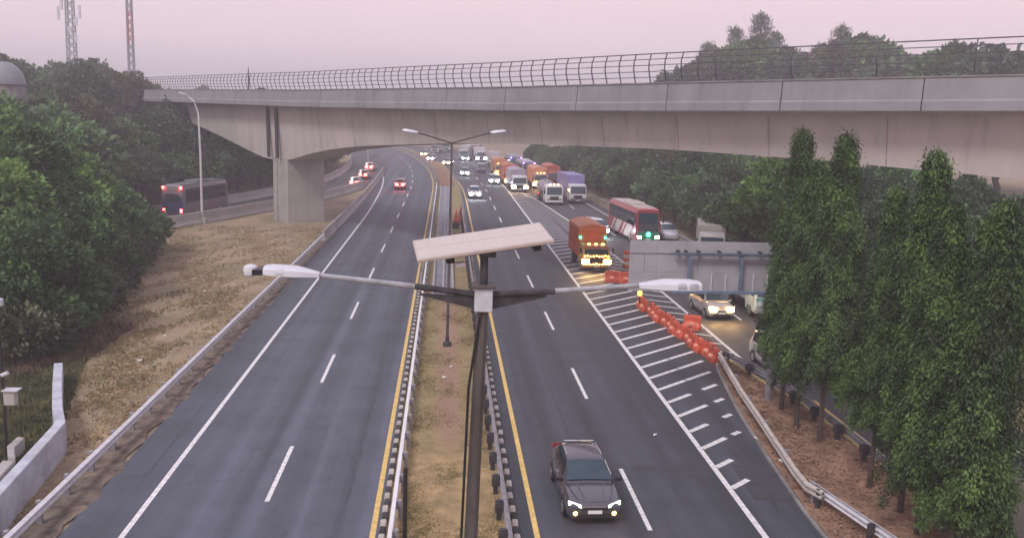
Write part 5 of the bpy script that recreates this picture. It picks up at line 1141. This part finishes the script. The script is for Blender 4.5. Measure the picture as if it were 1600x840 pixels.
# fallen leaves on the island (stuff)
n = 5000; Y = 22+23*nrg.random(n); X_ = np.array([lerp(IS_L, y)+.1+(lerp(IS_R, y)-lerp(IS_L, y)-.2)*nrg.random() for y in Y]); C = np.stack([X_, Y, np.full(n, .17)], 1)
V, F = quads(C, unit(n)*np.array([1, 1, .25]), np.tile([0, 0, 1.0], (n, 1)), nrg.uniform(.08, .2, n), nrg.uniform(.04, .08, n))
tag(npmesh('leaf_litter', V, F, mat('dead_leaf', (.17, .09, .06), .9, .3, 3, col2=(.30, .19, .13))), 'fallen brown leaves on the soil island', 'leaf litter', kind='stuff')
# weeds and scraps
for i, (x, y) in enumerate(((-14.5, 44), (-15.8, 61), (-16.3, 62.5), (-14.8, 49), (-13.2, 70), (12.25, 33.6), (12.35, 31.2), (.4, 43.5), (.1, 41.6), (8.4, 34.3))):
    lab = ('white scrap of litter on the verge in front of the wall end', 'white scrap of litter high on the verge, nearer one of a pair', 'white scrap of litter high on the verge, farther one of a pair', 'white scrap of litter halfway up the verge', 'white scrap of litter by the far guardrail', 'white scrap on the island edge by the bent guardrail', 'smaller white scrap beside the bent guardrail', 'white scrap on the soil path near the median lamp post', 'white scrap on the soil path nearer the camera', 'white scrap on the right carriageway')[i]
    vs = [(rnd.uniform(-.12, .12), rnd.uniform(-.12, .12), rnd.uniform(0, .09)) for _ in range(9)]
    bm = bmesh.new(); [bm.verts.new(v) for v in vs]; bmesh.ops.convex_hull(bm, input=bm.verts); me = bpy.data.meshes.new('litter'); bm.to_mesh(me); bm.free(); me.materials.append(PLATE)
    o = bpy.data.objects.new('litter', me); COL.objects.link(o); o.location = (x, y, .12 if x < -11 or abs(x) < 2 else .02 if x < 11 else .15); tag(o, lab, 'litter', 'scraps of litter')

# ================================================================ HAZE
hz = MB().box(-720, 720, -180, 920, -3, 43).build('haze', bpy.data.materials.new('haze_air')); hz['kind'] = 'stuff'; tag(hz, 'thin pale morning haze filling the air', 'haze')
hm = hz.data.materials[0]; hm.use_nodes = True; t = hm.node_tree; t.nodes.clear()
pv = t.nodes.new('ShaderNodeVolumePrincipled'); pv.inputs['Color'].default_value = (.97, .94, 1, 1); pv.inputs['Density'].default_value = .0018; pv.inputs['Anisotropy'].default_value = .2
oo = t.nodes.new('ShaderNodeOutputMaterial'); t.links.new(pv.outputs[0], oo.inputs['Volume'])
